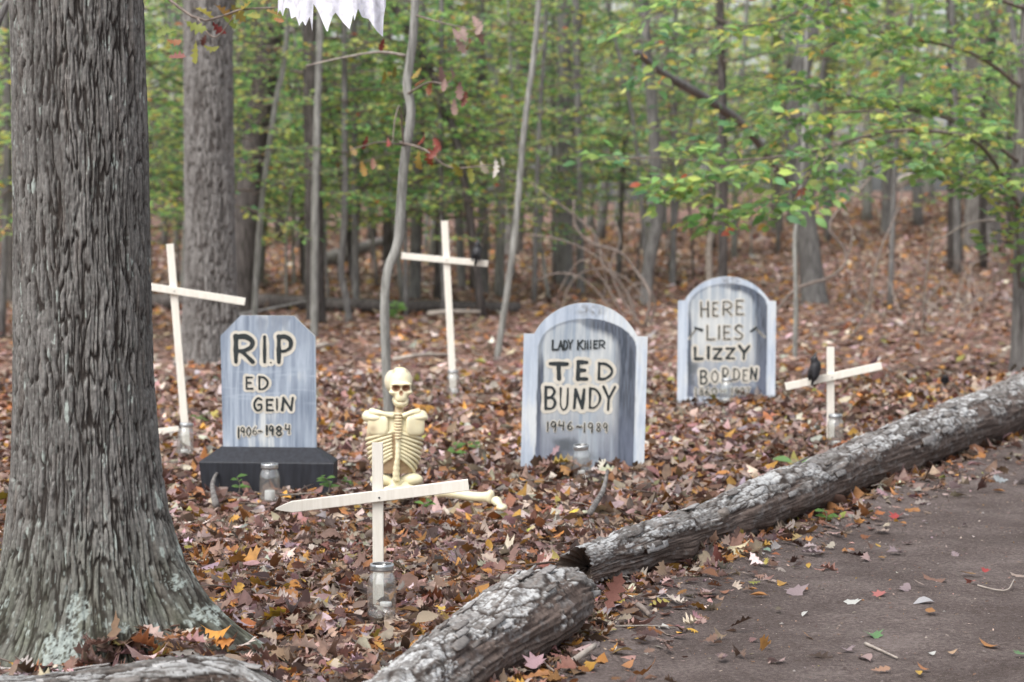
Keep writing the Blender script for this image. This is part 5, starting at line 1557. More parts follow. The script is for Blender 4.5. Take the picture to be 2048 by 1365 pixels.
arched('arched tombstone farther back with painted axes and thin lettering, beside the small cross', 1452, 800, 1083 / 230, 527, 1232, 462, 305, 400, 75, (160, 905, 140, 1215), [
    ([('H', 280, 312, 348, 452, 14), ('E', 392, 320, 440, 448, 13), ('R', 492, 312, 568, 438, 13), ('E', 612, 298, 678, 432, 13)], 22),
    ([('L', 342, 540, 410, 672, 13), ('I', 448, 542, 458, 664, 13), ('E', 497, 542, 560, 668, 13), ('S', 598, 534, 678, 668, 15)], 22),
    ([('L', 228, 750, 298, 856, 28), ('I', 348, 745, 360, 852, 27), ('Z', 404, 756, 478, 854, 22), ('Z', 524, 752, 598, 850, 22), ('Y', 646, 730, 738, 852, 27)], 34),
    ([('B', 284, 965, 342, 1090, 18), ('O', 388, 965, 446, 1076, 12), ('R', 494, 940, 542, 1066, 15), ('D', 594, 945, 648, 1052, 13), ('E', 684, 955, 728, 1062, 12), ('N', 756, 938, 812, 1042, 21)], 36),
    ([('1', 232, 1128, 244, 1198, 11), ('8', 275, 1130, 312, 1195, 11), ('6', 330, 1128, 370, 1195, 11), ('0', 390, 1126, 434, 1192, 12), ('-', 470, 1145, 520, 1165, 11), ('1', 578, 1130, 590, 1190, 11), ('9', 610, 1128, 640, 1190, 10), ('2', 660, 1126, 695, 1188, 10), ('7', 712, 1124, 742, 1186, 10)], 18)], 520, 0.3, True)

# ================================================================== CROSSES
def lath(p0, p1, w, t, pointed=False, rot_n=None):
    """flat batten between two points lying in a plane facing the camera"""
    p0, p1 = np.array(p0), np.array(p1)
    L = np.linalg.norm(p1 - p0); u = (p1 - p0) / L
    nrm = np.array([0, -1.0, 0]); nrm = nrm - u * nrm.dot(u); nrm /= np.linalg.norm(nrm)
    s = np.cross(u, nrm)
    b = 0.002
    prof = [(-w / 2 + b, -t / 2), (w / 2 - b, -t / 2), (w / 2, -t / 2 + b), (w / 2, t / 2 - b), (w / 2 - b, t / 2), (-w / 2 + b, t / 2), (-w / 2, t / 2 - b), (-w / 2, -t / 2 + b)]
    st = [(0.0, 1.0, 0.0), (0.25, 1.0, 0.004), (0.5, 0.985, -0.003), (0.75, 1.0, 0.002), (1.0, 1.0, 0.0)]
    if pointed: st = [(-0.0, 0.12, 0), (0.045, 0.62, 0), (0.085, 1.0, 0)] + st[1:]
    v = []
    for f_, sc, bow in st:
        for a, c in prof: v.append(p0 + u * (f_ * L) + s * (a * sc) + nrm * (c + bow * t))
    n = len(st)
    f4 = [(8 * k + j, 8 * k + (j + 1) % 8, 8 * k + 8 + (j + 1) % 8, 8 * k + 8 + j) for k in range(n - 1) for j in range(8)]
    f3 = [(0, j + 1, j) for j in range(1, 7)] + [((n - 1) * 8, (n - 1) * 8 + j, (n - 1) * 8 + j + 1) for j in range(1, 7)]
    return np.array(v), f3, f4

def cross(label, d, top, foot, a, b, w, pointed=False, wb=None):
    g = on_ground(foot[0], d)
    root = thing('wooden_cross', label, 'cross', (g.x, g.y, g.z), group='white wooden crosses')
    o = np.array(root.location)
    W = w / F * d
    wb = (wb or w) / F * d
    m = MB(); p_top = np.array(at(top[0], top[1], d)) - o; p_f = np.array([0, 0, -0.12])
    m.add(*lath(p_f, p_top, W, 0.018)).build('upright', M['timber'], root, smooth=False)
    pa, pb = np.array(at(a[0], a[1], d - 0.02)) - o, np.array(at(b[0], b[1], d - 0.02)) - o
    MB().add(*lath(pa, pb, wb, 0.018, pointed)).build('crossbar', M['timber'], root, smooth=False)
    # nail head where they meet
    tt_ = (np.linspace(0, 1, 200)[:, None] * (pb - pa) + pa)
    ux = np.array([p_f + (p_top - p_f) * s for s in np.linspace(0, 1, 200)])
    dd = ((tt_[:, None, [0, 2]] - ux[None, :, [0, 2]]) ** 2).sum(-1); i, j = np.unravel_index(dd.argmin(), dd.shape)
    c = tt_[i] + np.array([0.006, -0.0105, -0.004])
    v, _, f = lathe([(0.0001, 0.0025), (0.0025, 0.002), (0.0035, 0.0008), (0.0035, 0.0)], 10)
    MB().add(v @ rmat('X', R(90)).T + c, f4=f).build('nail', M['crow_leg'], root)
    return root

cr_front = cross('nearest white wooden cross with a pointed crossbar end, behind the front jar', 7.50, (755, 886), (755, 1225), (552, 1018), (937, 970), 22, True, 23)
cr_left = cross('tilted white wooden cross partly hidden by the thick trunk', 12.45, (340, 488), (374, 905), (262, 568), (490, 604), 15)
cr_mid = cross('tall white wooden cross with a black crow on its right arm', 15.9, (889, 442), (908, 800), (803, 512), (976, 528), 14, False, 13)
cr_right = cross('small white wooden cross with a black bird beside its upright', 13.0, (1661, 694), (1664, 882), (1571, 774), (1763, 732), 15)
# the end of a fallen batten showing right of the thick trunk
g = on_ground(330, 13.1)
bt = thing('wooden_batten', 'white batten lying near the ground right behind the thick trunk', 'plank', (g.x, g.y, g.z))
o = np.array(bt.location)
MB().add(*lath(np.array(at(215, 880, 13.1)) - o, np.array(at(358, 861, 13.1)) - o, 17 / F * 13.1, 0.02)).build('board', M['timber'], bt, smooth=False)
for k in range(5):
    MB().add(*box(np.array(at(334 + 3.2 * k, 867 - 0.5 * k, 13.085)) - o + np.array([0, -0.004, 0]), (0.005, 0.0012, 0.012))).build('stamp_mark', M['bark_mid'], bt, smooth=False)

# ================================================================== JARS AND CANDLES
def jar_mesh():
    w = 0.0032
    out = [(0.0001, 0.0), (0.030, 0.0), (0.040, 0.003), (0.0455, 0.010), (0.0465, 0.02), (0.0465, 0.105), (0.0455, 0.118), (0.041, 0.132), (0.0365, 0.141), (0.0352, 0.146), (0.0352, 0.150), (0.0358, 0.152), (0.0350, 0.156), (0.0358, 0.159), (0.0350, 0.163), (0.0350, 0.170)]
    inn = [(0.0322, 0.170), (0.0322, 0.146), (0.0335, 0.140), (0.038, 0.130), (0.0423, 0.117), (0.0433, 0.104), (0.0433, 0.022), (0.041, 0.011), (0.035, 0.007), (0.0001, 0.0065)]
    return lathe(out + inn, 40)
def ring_mesh():
    return lathe([(0.0362, 0.150), (0.0386, 0.1505), (0.0384, 0.154), (0.0392, 0.156), (0.0384, 0.158), (0.0392, 0.161), (0.0386, 0.167), (0.0378, 0.1715), (0.0340, 0.1722), (0.0315, 0.1715), (0.0315, 0.1705), (0.036, 0.1703), (0.0362, 0.150)], 40)
JG = MB().add(*jar_mesh()).mesh('glass'); JG.materials.append(M['glass'])
JR = MB().add(*ring_mesh()).mesh('screw_ring'); JR.materials.append(M['zinc'])
def jar(label, px, py, d=None, s=1.0, rot=(0, 0), sink=0.02, candle=None):
    g = ground(px, py) if d is None else on_ground(px, d)
    z = g.z - sink + 0.012
    root = thing('mason_jar', label, 'jar', (g.x, g.y, z), (R(rot[0]), R(rot[1]), random.random() * 3), group='glass jars with screw rings')
    for me, nm in ((JG, 'glass'), (JR, 'screw_ring')):
        o_ = obj(nm, me, None, root); o_.scale = (s, s, s)
    if candle:
        lab, off, r, h, lift = candle
        c = thing('candle', lab, 'candle', (g.x + off[0], g.y + off[1], z + 0.0075 * s + lift))
        MB().add(*lathe([(0.0001, 0), (r * .96, 0), (r, 0.002), (r, h - 0.002), (r * .96, h), (r * .5, h - 0.0015), (0.0001, h - 0.002)], 28)).build('wax', M['candle'], c)
        MB().add(*tube(np.array([(0, 0, h - 0.003), (0.0005, 0, h + 0.004), (0.0015, 0, h + 0.009)]), 0.0008, 6)).build('wick', M['wick'], c)
    return root
random.seed(4)
jar('large clear jar in front of the nearest cross', 761, 1230, 7.31, 1.0, (1, 0), 0.018, ('white tealight in the front jar', (0.014, -0.008), 0.019, 0.013, 0.028))
jar('clear jar standing before the black plinth', 537, 990, 10.28, 1.0, (0, 0), 0.015, ('white pillar candle in the jar before the plinth', (0.0, 0.0), 0.023, 0.042, 0.0))
jar('clear jar at the foot of the tilted cross', 366, 910, 12.2, 0.95, (3, 4), 0.015, ('white tealight in the jar of the tilted cross', (0.0, -0.005), 0.019, 0.015, 0.0))
jar('clear jar at the foot of the tall cross', 906, 805, 15.6, 0.95, (0, 0), 0.015, ('white round candle in the jar of the tall cross', (0.008, -0.008), 0.021, 0.03, 0.0))
jar('clear jar in front of the nearer arched tombstone', 1166, 945, 11.35, 1.0, (4, -4), 0.045, ('white tealight in the jar of the nearer arched tombstone', (-0.008, -0.008), 0.019, 0.016, 0.02))
jar('clear jar leaning at the farther arched tombstone', 1453, 808, 15.05, 0.95, (2, 3), 0.02, ('white tealight in the jar of the farther arched tombstone', (0.0, 0.0), 0.019, 0.014, 0.01))
jar('clear jar at the foot of the small cross', 1675, 888, 12.7, 1.0, (0, 2), 0.02, ('white tealight in the jar of the small cross', (0.004, 0.0), 0.019, 0.014, 0.0))

# ================================================================== SCULPTED FORMS
def ell(p, c, r):
    q = (p - np.array(c)) / np.array(r)
    return (np.linalg.norm(q, axis=-1) - 1) * min(r)
def smin(a, b, k):
    h = np.clip(0.5 + 0.5 * (b - a) / k, 0, 1)
    return b * (1 - h) + a * h - k * h * (1 - h)
def smax(a, b, k): return -smin(-a, -b, k)
def star(sdf, center, rmax, nu=72, nv=48):
    """surface seen from a centre: rays out to the zero of sdf"""
    th = np.linspace(0, 2 * np.pi, nu, endpoint=False)
    ph = np.linspace(0.0, np.pi, nv)
    PH, TH = np.meshgrid(ph, th, indexing='ij')
    d = np.stack([np.sin(PH) * np.cos(TH), np.sin(PH) * np.sin(TH), np.cos(PH)], -1)
    c = np.array(center, float)
    ts = np.linspace(0.001, rmax, 60)
    first = np.full(PH.shape, rmax)
    done = np.zeros(PH.shape, bool)
    for t in ts:
        o_ = sdf(c + d * t) > 0
        new = o_ & ~done
        first = np.where(new, t, first); done |= o_
    lo_, hi_ = first - ts[1], first
    for _ in range(12):
        md = (lo_ + hi_) / 2
        o_ = sdf(c + d * md[..., None]) > 0
        hi_ = np.where(o_, md, hi_); lo_ = np.where(o_, lo_, md)
    P = c + d * hi_[..., None]
    v = P.reshape(-1, 3)
    i = np.arange(nv - 1)[:, None] * nu; j = np.arange(nu)[None]; j2 = (j + 1) % nu
    f = np.stack([i + j, i + nu + j, i + nu + j2, i + j2], -1).reshape(-1, 4)
    return v, f

# ================================================================== SKELETON
SD = 10.32
sg = on_ground(790, SD)
skel = thing('skeleton', 'cream plastic armless skeleton sitting upright behind the nearest cross', 'skeleton', (sg.x, sg.y, sg.z))
so = np.array(skel.location)
BONE = np.array([0.80, 0.735, 0.50]); STAIN = np.array([0.24, 0.12, 0.06]); YEL = np.array([0.70, 0.56, 0.30])
def bone_part(name, v, f3=None, f4=None, stain=None, parent=None, base=None):
    b = BONE if base is None else base
    v = np.asarray(v)
    nz = 0.5 + 0.5 * fbm(v[:, 0] * 40, v[:, 1] * 40, v[:, 2] * 40, seed=91, octv=2)
    c = np.tile(b, (len(v), 1)) * (0.93 + 0.09 * nz)[:, None]
    c = mixc(c, YEL, 0.25 * sstep(0.55, 0.8, nz))
    if stain is not None: c = mixc(c, STAIN, np.clip(stain, 0, 1))
    return MB().add(v, f3=f3, f4=f4, col=c).build(name, M['bone'], parent or skel)
k_ = SD / F
def sx(px): return (px - 790) * k_
def sz(py): return (992 - py) * k_
HC = np.array([sx(800), 0.0, sz(757)])
yawm = rmat('Z', R(6))
def skull_sdf(P):
    p = (P - HC) @ yawm
    d = ell(p, (0, 0.012, 0.008), (0.054, 0.070, 0.062))
    d = smin(d, ell(p, (0, -0.035, -0.030), (0.045, 0.028, 0.035)), 0.02)
    d = smin(d, ell(p, (0, -0.046, -0.062), (0.031, 0.025, 0.032)), 0.014)
    for s in (-1, 1):
        d = smin(d, ell(p, (s * 0.036, -0.046, -0.040), (0.016, 0.018, 0.010)), 0.010)
        d = smin(d, ell(p, (s * 0.026, -0.062, -0.003), (0.022, 0.009, 0.007)), 0.012)
        d = smax(d, -ell(p, (s * 0.0225, -0.076, -0.0205), (0.0185, 0.028, 0.0145)), 0.004)
    d = smax(d, -ell(p, (0, -0.080, -0.0415), (0.0075, 0.018, 0.0105)), 0.003)
    return d
v, f = star(skull_sdf, HC + np.array([0, -0.005, -0.01]), 0.16, 120, 90)
q = (v - HC) @ yawm
st = np.zeros(len(v))
for s in (-1, 1):
    st = np.maximum(st, 1.25 * sstep(1.3, 0.85, np.linalg.norm((q - [s * 0.0225, -0.055, -0.0205]) / [0.0185, 0.04, 0.0145], axis=1)))
st = np.maximum(st, 1.3 * sstep(1.3, 0.8, np.linalg.norm((q - [0, -0.066, -0.0415]) / [0.009, 0.04, 0.012], axis=1)))
teeth = sstep(0.0035, 0.0008, np.abs(q[:, 2] + 0.083)) * (q[:, 1] < -0.03) + 0.5 * sstep(0.55, 0.9, np.abs(np.sin(q[:, 0] * 520))) * sstep(0.012, 0.006, np.abs(q[:, 2] + 0.083)) * (q[:, 1] < -0.045)
side_h = 0.55 * sstep(1.2, 0.6, np.linalg.norm((np.abs(q) - [0.034, 0.03, 0.060]) / [0.014, 0.04, 0.016], axis=1))
skull = bone_part('skull', v, f4=f, stain=np.maximum(st, np.maximum(teeth * 0.7, side_h)))
def jaw_sdf(P):
    p = (P - HC) @ yawm - np.array([0, 0, 0.012])
    d = ell(p, (0, -0.046, -0.104), (0.026, 0.022, 0.016))
    for s in (-1, 1):
        d = smin(d, ell(p, (s * 0.027, -0.022, -0.092), (0.009, 0.034, 0.017)), 0.012)
        d = smin(d, ell(p, (s * 0.033, 0.004, -0.075), (0.007, 0.012, 0.028)), 0.01)
    return d
v, f = star(jaw_sdf, HC + yawm @ np.array([0, -0.036, -0.10]), 0.08, 64, 40)
q = (v - HC) @ yawm
bone_part('jaw', v, f4=f, stain=0.5 * sstep(0.5, 0.9, np.abs(np.sin(q[:, 0] * 520))) * sstep(-0.097, -0.090, q[:, 2]) * (q[:, 1] < -0.045), parent=skull)
v, f = star(lambda P: ell(P, HC + [-0.034, 0.035, 0.004], (0.040, 0.045, 0.052)), HC + [-0.034, 0.035, 0.004], 0.1, 40, 28)
bone_part('skull_back', v, f4=f, parent=skull, base=np.array([0.66, 0.60, 0.46]))
v, _, f = lathe([(0.0001, 0.016), (0.004, 0.015), (0.005, 0.011), (0.003, 0.007), (0.0035, 0.0)], 12, HC + np.array([-0.004, 0.0, 0.066]))
bone_part('hanging_loop', v, f4=f, parent=skull, base=np.array([0.6, 0.42, 0.3]))
# torso shell
def tw_(z):   # half width, half depth
    t = np.clip((z - sz(940)) / (sz(815) - sz(940)), 0, 1)
    return np.interp(t, [0, .25, .6, .85, 1], [0.085, 0.112, 0.126, 0.118, 0.085]), np.interp(t, [0, .3, .7, 1], [0.045, 0.062, 0.066, 0.045])
cxo = sx(787)
zs = np.linspace(sz(938), sz(818), 60)
th = np.linspace(0, 2 * np.pi, 72, endpoint=False)
TH, Z = np.meshgrid(th, zs)
wx, wy = tw_(Z)
v = np.stack([cxo + wx * np.cos(TH), wy * np.sin(TH) + 0.01, Z], -1).reshape(-1, 3)
i = np.arange(59)[:, None] * 72; j = np.arange(72)[None]; j2 = (j + 1) % 72
f = np.stack([i + j, i + j2, i + 72 + j2, i + 72 + j], -1).reshape(-1, 4)
v = np.vstack([v, [cxo, 0.01, zs[-1] + 0.004]])
f3 = np.stack([np.full(72, len(v) - 1), 59 * 72 + np.arange(72), 59 * 72 + (np.arange(72) + 1) % 72], 1)
bone_part('chest_shell', v, f3=f3, f4=f, stain=(0.75 + 0.25 * fbm(v[:, 0] * 60, v[:, 1] * 60, v[:, 2] * 90, seed=92, octv=3)) * sstep(sz(850), sz(862), v[:, 2]))
for s in (-1, 1):
    for k in range(10):
        z0k = sz(856) - k * 0.0155
        u = np.linspace(0, 1, 18)
        a = -np.pi / 2 + s * (0.10 + 1.75 * u)
        zz = z0k - (0.040 + 0.0065 * k) * np.sin(u * 1.45) * 1.05 + 0.004
        wx, wy = tw_(zz)
        C = np.stack([cxo + sx(797) * (1 - u) * 0.5 + (wx + 0.003) * np.cos(a), (wy + 0.003) * np.sin(a) + 0.01, zz], -1)
        if C[:, 2].min() < sz(952): continue
        v, f3, f4 = tube(C, 0.0071 * np.interp(u, [0, .1, .8, 1], [.8, 1, 1, .7]), 10)
        bone_part('rib', v, f3, f4, stain=0.12 * (np.arange(len(v)) % 10 > 6))
# neck and breast column of stacked vertebrae
for k in range(9):
    zc = sz(818) - 0.0132 * k
    xx = sx(797) - 0.0002 * k
    hwid_ = 0.021 if k < 7 else 0.016
    v, f = star(lambda P: ell(P, (xx, -0.045 - 0.0022 * k, zc), (hwid_, 0.02, 0.0072)), (xx, -0.045 - 0.0022 * k, zc), 0.05, 24, 16)
    q = np.abs(v[:, 2] - zc) / 0.0072
    bone_part('vertebra', v, f4=f, stain=0.5 * sstep(0.5, 0.95, q), base=np.array([0.74, 0.63, 0.42]))
C = spline([(sx(798), 0.0, sz(800)), (sx(798), -0.02, sz(812)), (sx(797), -0.035, sz(822))], 10)
v, f3, f4 = tube(C, 0.019, 14, dr=1 + 0.08 * np.sin(np.arange(10) * 2.2)[:, None] * np.ones((1, 14)))
bone_part('neck', v, f3, f4, stain=np.full(len(v), 0.35), base=np.array([0.66, 0.54, 0.34]))
C = spline([(sx(796), -0.058, sz(868)), (sx(796), -0.062, sz(900)), (sx(793), -0.056, sz(925)), (sx(792), -0.045, sz(952))], 26)
v, f3, f4 = tube(C, np.interp(np.linspace(0, 1, 26), [0, .5, 1], [0.011, 0.012, 0.017]), 12, dr=(1 + 0.10 * np.sin(np.arange(26) * 1.9))[:, None] * np.ones((1, 12)))
bone_part('breastbone', v, f3, f4)
for s, c0, hw_ in ((-1, 756, 0.049), (1, 831, 0.042)):
    ctr = np.array([sx(c0), -0.044, sz(841)])
    def pl_sdf(P, ctr=ctr, hw_=hw_):
        p = np.abs(P - ctr) / np.array([hw_ * .98, 0.016, 0.046])
        return ((p ** 3.6).sum(-1) ** (1 / 3.6) - 1) * 0.016
    v, f = star(pl_sdf, ctr, 0.09, 48, 32)
    v[:, 1] += 0.35 * np.abs(v[:, 0] - sx(795)) - 0.028
    bone_part('shoulder_plate', v, f4=f, stain=(0.55 if s < 0 else 0.12) * np.exp(-((v[:, 0] - sx(c0 - 10)) / 0.02) ** 2 - ((v[:, 2] - sz(848)) / 0.02) ** 2))
    px = 737 if s < 0 else 841
    v, f = star(lambda P: ell(P, (sx(px), -0.012, sz(824)), (0.031, 0.03, 0.028)), (sx(px), -0.012, sz(824)), 0.05, 28, 20)
    bone_part('shoulder_joint', v, f4=f)
    v, f = star(lambda P: ell(P, (sx(793) + s * 0.082, -0.018, sz(826)), (0.060, 0.042, 0.024)), (sx(793) + s * 0.082, -0.018, sz(826)), 0.09, 40, 28)
    bone_part('shoulder_blade', v, f4=f)
    C = spline([(sx(797) + s * 0.020, -0.052, sz(822)), (sx(790) + s * 0.07, -0.050, sz(816)), (sx(px) - s * 0.01, -0.02, sz(815))], 16)
    v, f3, f4 = tube(C, np.interp(np.linspace(0, 1, 16), [0, .4, 1], [0.012, 0.011, 0.018]), 10)
    bone_part('collarbone', v, f3, f4)
def pel_sdf(P):
    d = ell(P, (sx(792), 0.0, sz(962)), (0.03, 0.04, 0.035))
    for s in (-1, 1):
        d = smin(d, ell(P, (sx(792) + s * 0.068, -0.005, sz(952)), (0.052, 0.032, 0.030)), 0.02)
        d = smin(d, ell(P, (sx(792) + s * 0.034, -0.05, sz(972)), (0.030, 0.026, 0.024)), 0.014)
    d = smax(d, -ell(P, (sx(792), -0.04, sz(945)), (0.022, 0.05, 0.014)), 0.01)
    return d
v, f = star(pel_sdf, (sx(792), 0, sz(962)), 0.18, 80, 48)
bone_part('pelvis', v, f4=f, stain=0.4 * sstep(sz(968), sz(985), v[:, 2]))
def bone_long(name, pts, rs, kn):
    C = spline(np.array([np.array(p) for p in pts]) - so, 40)
    u = np.linspace(0, 1, 40)
    r = np.interp(u, np.linspace(0, 1, len(rs)), rs) + kn * (np.exp(-(u / 0.07) ** 2) + np.exp(-((1 - u) / 0.07) ** 2))
    r[0] *= 0.45; r[-1] *= 0.45; r[1] *= 0.85; r[-2] *= 0.85
    th = np.linspace(0, 2 * np.pi, 18, endpoint=False)
    dr = 1 + 0.16 * np.cos(2 * th)[None] * (np.exp(-(u / 0.09) ** 2) + np.exp(-((1 - u) / 0.09) ** 2))[:, None]
    v, f3, f4 = tube(C, r, 18, dr=dr)
    bone_part(name, v, f3, f4, stain=0.25 * sstep(0.3, 0.7, fbm(v[:, 0] * 30, v[:, 1] * 30, v[:, 2] * 30, seed=95, octv=2)))
def gl(px, d, h): 
    p = on_ground(px, d); return (p.x, p.y, p.z + h)
bone_long('thigh_bone', [gl(808, 10.30, 0.05), gl(835, 10.12, 0.052), gl(862, 10.08, 0.05)], [0.024, 0.022, 0.022], 0.007)
bone_long('shin_bone', [gl(868, 10.08, 0.055), gl(905, 10.06, 0.050), gl(945, 10.02, 0.040), gl(986, 9.96, 0.048)], [0.020, 0.023, 0.020, 0.022], 0.010)
C0 = np.array(gl(998, 9.78, 0.035)) - so
v, f = star(lambda P: smin(ell(P, C0 + [-0.012, 0.05, 0.012], (0.022, 0.028, 0.02)), ell(P, C0 + [0.012, -0.035, -0.004], (0.024, 0.05, 0.016)), 0.03), C0, 0.12, 40, 28)
bone_part('foot', v, f4=f, stain=0.3 * sstep(0.45, 0.9, np.abs(np.sin(v[:, 0] * 300))) * (v[:, 1] < C0[1] - 0.03))

# ================================================================== CROWS
def crow(label, pos, s, yaw, pitch):
    root = thing('toy_crow', label, 'crow', pos, (0, 0, yaw))
    Rm = rmat('Y', -pitch)
    def bsdf(P):
        p = P @ Rm
        d = ell(p, (0, 0, 0.48), (0.40, 0.25, 0.25))
        d = smin(d, ell(p, (0.36, 0, 0.66), (0.17, 0.15, 0.16)), 0.12)
        d = smin(d, ell(p, (-0.5, 0, 0.40), (0.34, 0.11, 0.06)), 0.1)
        return d
    cen = np.array([0, 0, 0.48]) @ Rm.T
    v, f = star(bsdf, cen, 1.3, 56, 40)
    MB().add(v * s, f4=f).build('body', M['feather'], root)
    C = np.array([(0.48, 0, 0.68), (0.60, 0, 0.66), (0.74, 0, 0.61)]) @ Rm.T
    MB().add(*tube(C * s, np.array([0.065, 0.045, 0.008]) * s, 10)).build('beak', M['crow_leg'], root)
    for sd in (-1, 1):
        v, f = star(lambda P: ell(P @ Rm, (-0.14, sd * 0.22, 0.47), (0.46, 0.05, 0.19)), np.array([-0.14, sd * 0.22, 0.47]) @ Rm.T, 0.9, 32, 20)
        MB().add(v * s, f4=f).build('wing', M['feather'], root)
        a = np.array([0.02, sd * 0.1, 0.3]) @ Rm.T
        MB().add(*tube(np.array([a, (0.03, sd * 0.1, 0.05), (0.10, sd * 0.11, 0.005)]) * s, 0.018 * s, 6)).build('leg', M['crow_leg'], root)
        v, f = star(lambda P: ell(P, (0, 0, 0), (.025, .02, .025)), (0, 0, 0), 0.1, 10, 8)
        e = np.array([0.46, sd * 0.115, 0.70]) @ Rm.T
        MB().add((v + e) * s, f4=f).build('eye', M['zinc'], root)
p = at(960, 519, 15.88); crow('black toy crow perched on the right arm of the tall cross', (p.x, p.y, p.z + 0.025), 0.125, R(70), R(62))
p = at(1648, 748, 12.95); crow('black toy bird hunched against the upright of the small cross', (p.x, p.y, p.z + 0.015), 0.125, R(20), R(72))

# ================================================================== HANGING SHEET
GD_ = 7.1
gc = at(665, 0, GD_)
gh = thing('hanging_sheet', 'white sheet ghost with a ragged pointed hem hanging at the top edge', 'cloth', (gc.x, gc.y, 2.62))
go = np.array(gh.location)
tips_px = [(556, 30), (562, 22), (570, 37), (576, 20), (584, 22), (586, 42), (597, 38), (605, 58), (613, 48), (618, 60), (631, 70), (626, 40), (631, 12), (640, 25), (661, 72), (671, 40), (677, 32), (690, 50), (705, 66), (714, 50), (712, 35), (721, 24), (728, 40), (740, 42), (756, 66), (767, 76), (768, 40), (772, 15)]
xs = np.array([at(a, b, GD_).x for a, b in tips_px]) - go[0]; hz_ = np.array([at(a, b, GD_).z for a, b in tips_px]) - go[2]
order = np.argsort(xs, kind='stable'); xs, hz_ = xs[order], hz_[order]
nA = 260; nR = 40
rngc = np.random.default_rng(2)
ang = np.linspace(0, 2 * np.pi, nA, endpoint=False)
RX = (xs.max() - xs.min()) / 2; RC = (xs.max() + xs.min()) / 2
hem = np.zeros(nA)
for q, a in enumerate(ang):
    xh = RC + RX * math.cos(a)
    if math.sin(a) <= 0: hem[q] = np.interp(xh, xs, hz_)
    else: hem[q] = hz_.max() + 0.03 + 0.03 * abs(math.sin(a * 7))
t = np.linspace(0, 1, nR)
P = np.zeros((nR, nA, 3))
head_r = 0.085
for r_, tt in enumerate(t):
    if tt < 0.22:
        u = tt / 0.22
        rr, zz = head_r * math.sin(u * math.pi / 2), -0.0 - head_r * (1 - math.cos(u * math.pi / 2)); wv = 0.0
        P[r_] = np.stack([rr * np.cos(ang), rr * np.sin(ang), np.full(nA, zz)], -1)
    else:
        u = (tt - 0.22) / 0.78
        rx = head_r * (1 - u) + RX * u ** 0.8; ry = head_r * (1 - u) + 0.12 * u
        fold = 1 + 0.06 * u * np.sin(ang * 9 + 1.3 * np.sin(ang * 2)) * (0.3 + 0.7 * np.abs(np.sin(ang)))
        P[r_] = np.stack([RC * u + rx * np.cos(ang), ry * fold * np.sin(ang) + 0.012 * u * np.sin(ang * 13), -head_r + u * (hem + head_r)], -1)
i = np.arange(nR - 1)[:, None] * nA; j = np.arange(nA)[None]; j2 = (j + 1) % nA
sh_ = obj('sheet', mesh_np('sheet', P.reshape(-1, 3), np.stack([i + j, i + nA + j, i + nA + j2, i + j2], -1).reshape(-1, 4)), M['cloth'], gh)
sh_.color = (0.84, 0.85, 0.93, 1)
MB().add(*tube(np.array([(0, 0, -0.002), (0.003, 0, 0.12), (-0.002, 0.05, 0.30), (-0.01, 0.12, 0.42)]), 0.0018, 6)).build('string', M['pale_stick'], gh)

# ================================================================== SEEDLINGS
def seedling(label, px, py, h, n_leaf, size, colr, seed):
    g = ground(px, py)
    root = thing('seedling', label, 'plant', (g.x, g.y, g.z), group='green seedlings')
    r = np.random.default_rng(seed)
    C = spline([(0, 0, -0.02), (r.normal(0, .01), 0, h * .6), (r.normal(0, .02), 0, h)], 8)
    MB().add(*tube(C, np.linspace(0.003, 0.0015, 8), 5)).build('stem', M['twig'], root)
    for k in range(n_leaf):
        a = k * 2.4 + r.random()
        p = C[min(7, 3 + k * 5 // n_leaf)]
        place_leaf(gblade[k % 4], p, (math.cos(a), math.sin(a), 0.15), (r.normal(0, .3), -0.5, 1), size * (0.8 + .4 * r.random()), np.array(colr) * (0.8 + .4 * r.random()), root, 'leaf')
for k, a in enumerate([('pale green seedling at the left foot of the black plinth', 478, 985, .07, 6, .05), ('green seedling at the right foot of the black plinth', 652, 988, .08, 8, .055), ('tiny green seedling right of the plinth corner', 690, 975, .04, 4, .045), ('sprig of green between skeleton and nearer arched tombstone', 915, 915, .07, 7, .06), ('second sprig of green right of the skeleton shoulder', 948, 905, .05, 5, .05), ('low green seedling beneath the nearest crossbar', 848, 1022, .04, 5, .05), ('small green sprig growing against the path side of the long log', 1650, 1046, .05, 5, .05), ('yellow-green seedling right of the tilted cross foot', 405, 850, .05, 5, .05), ('broad green leaf seedling left of the long log', 1590, 935, .03, 2, .12), ('green seedling behind the dark rotten log', 795, 655, .25, 12, .12)]):
    seedling(*a, (0.11, 0.21, 0.055) if k not in (8,) else (0.20, 0.36, 0.14), 200 + k)

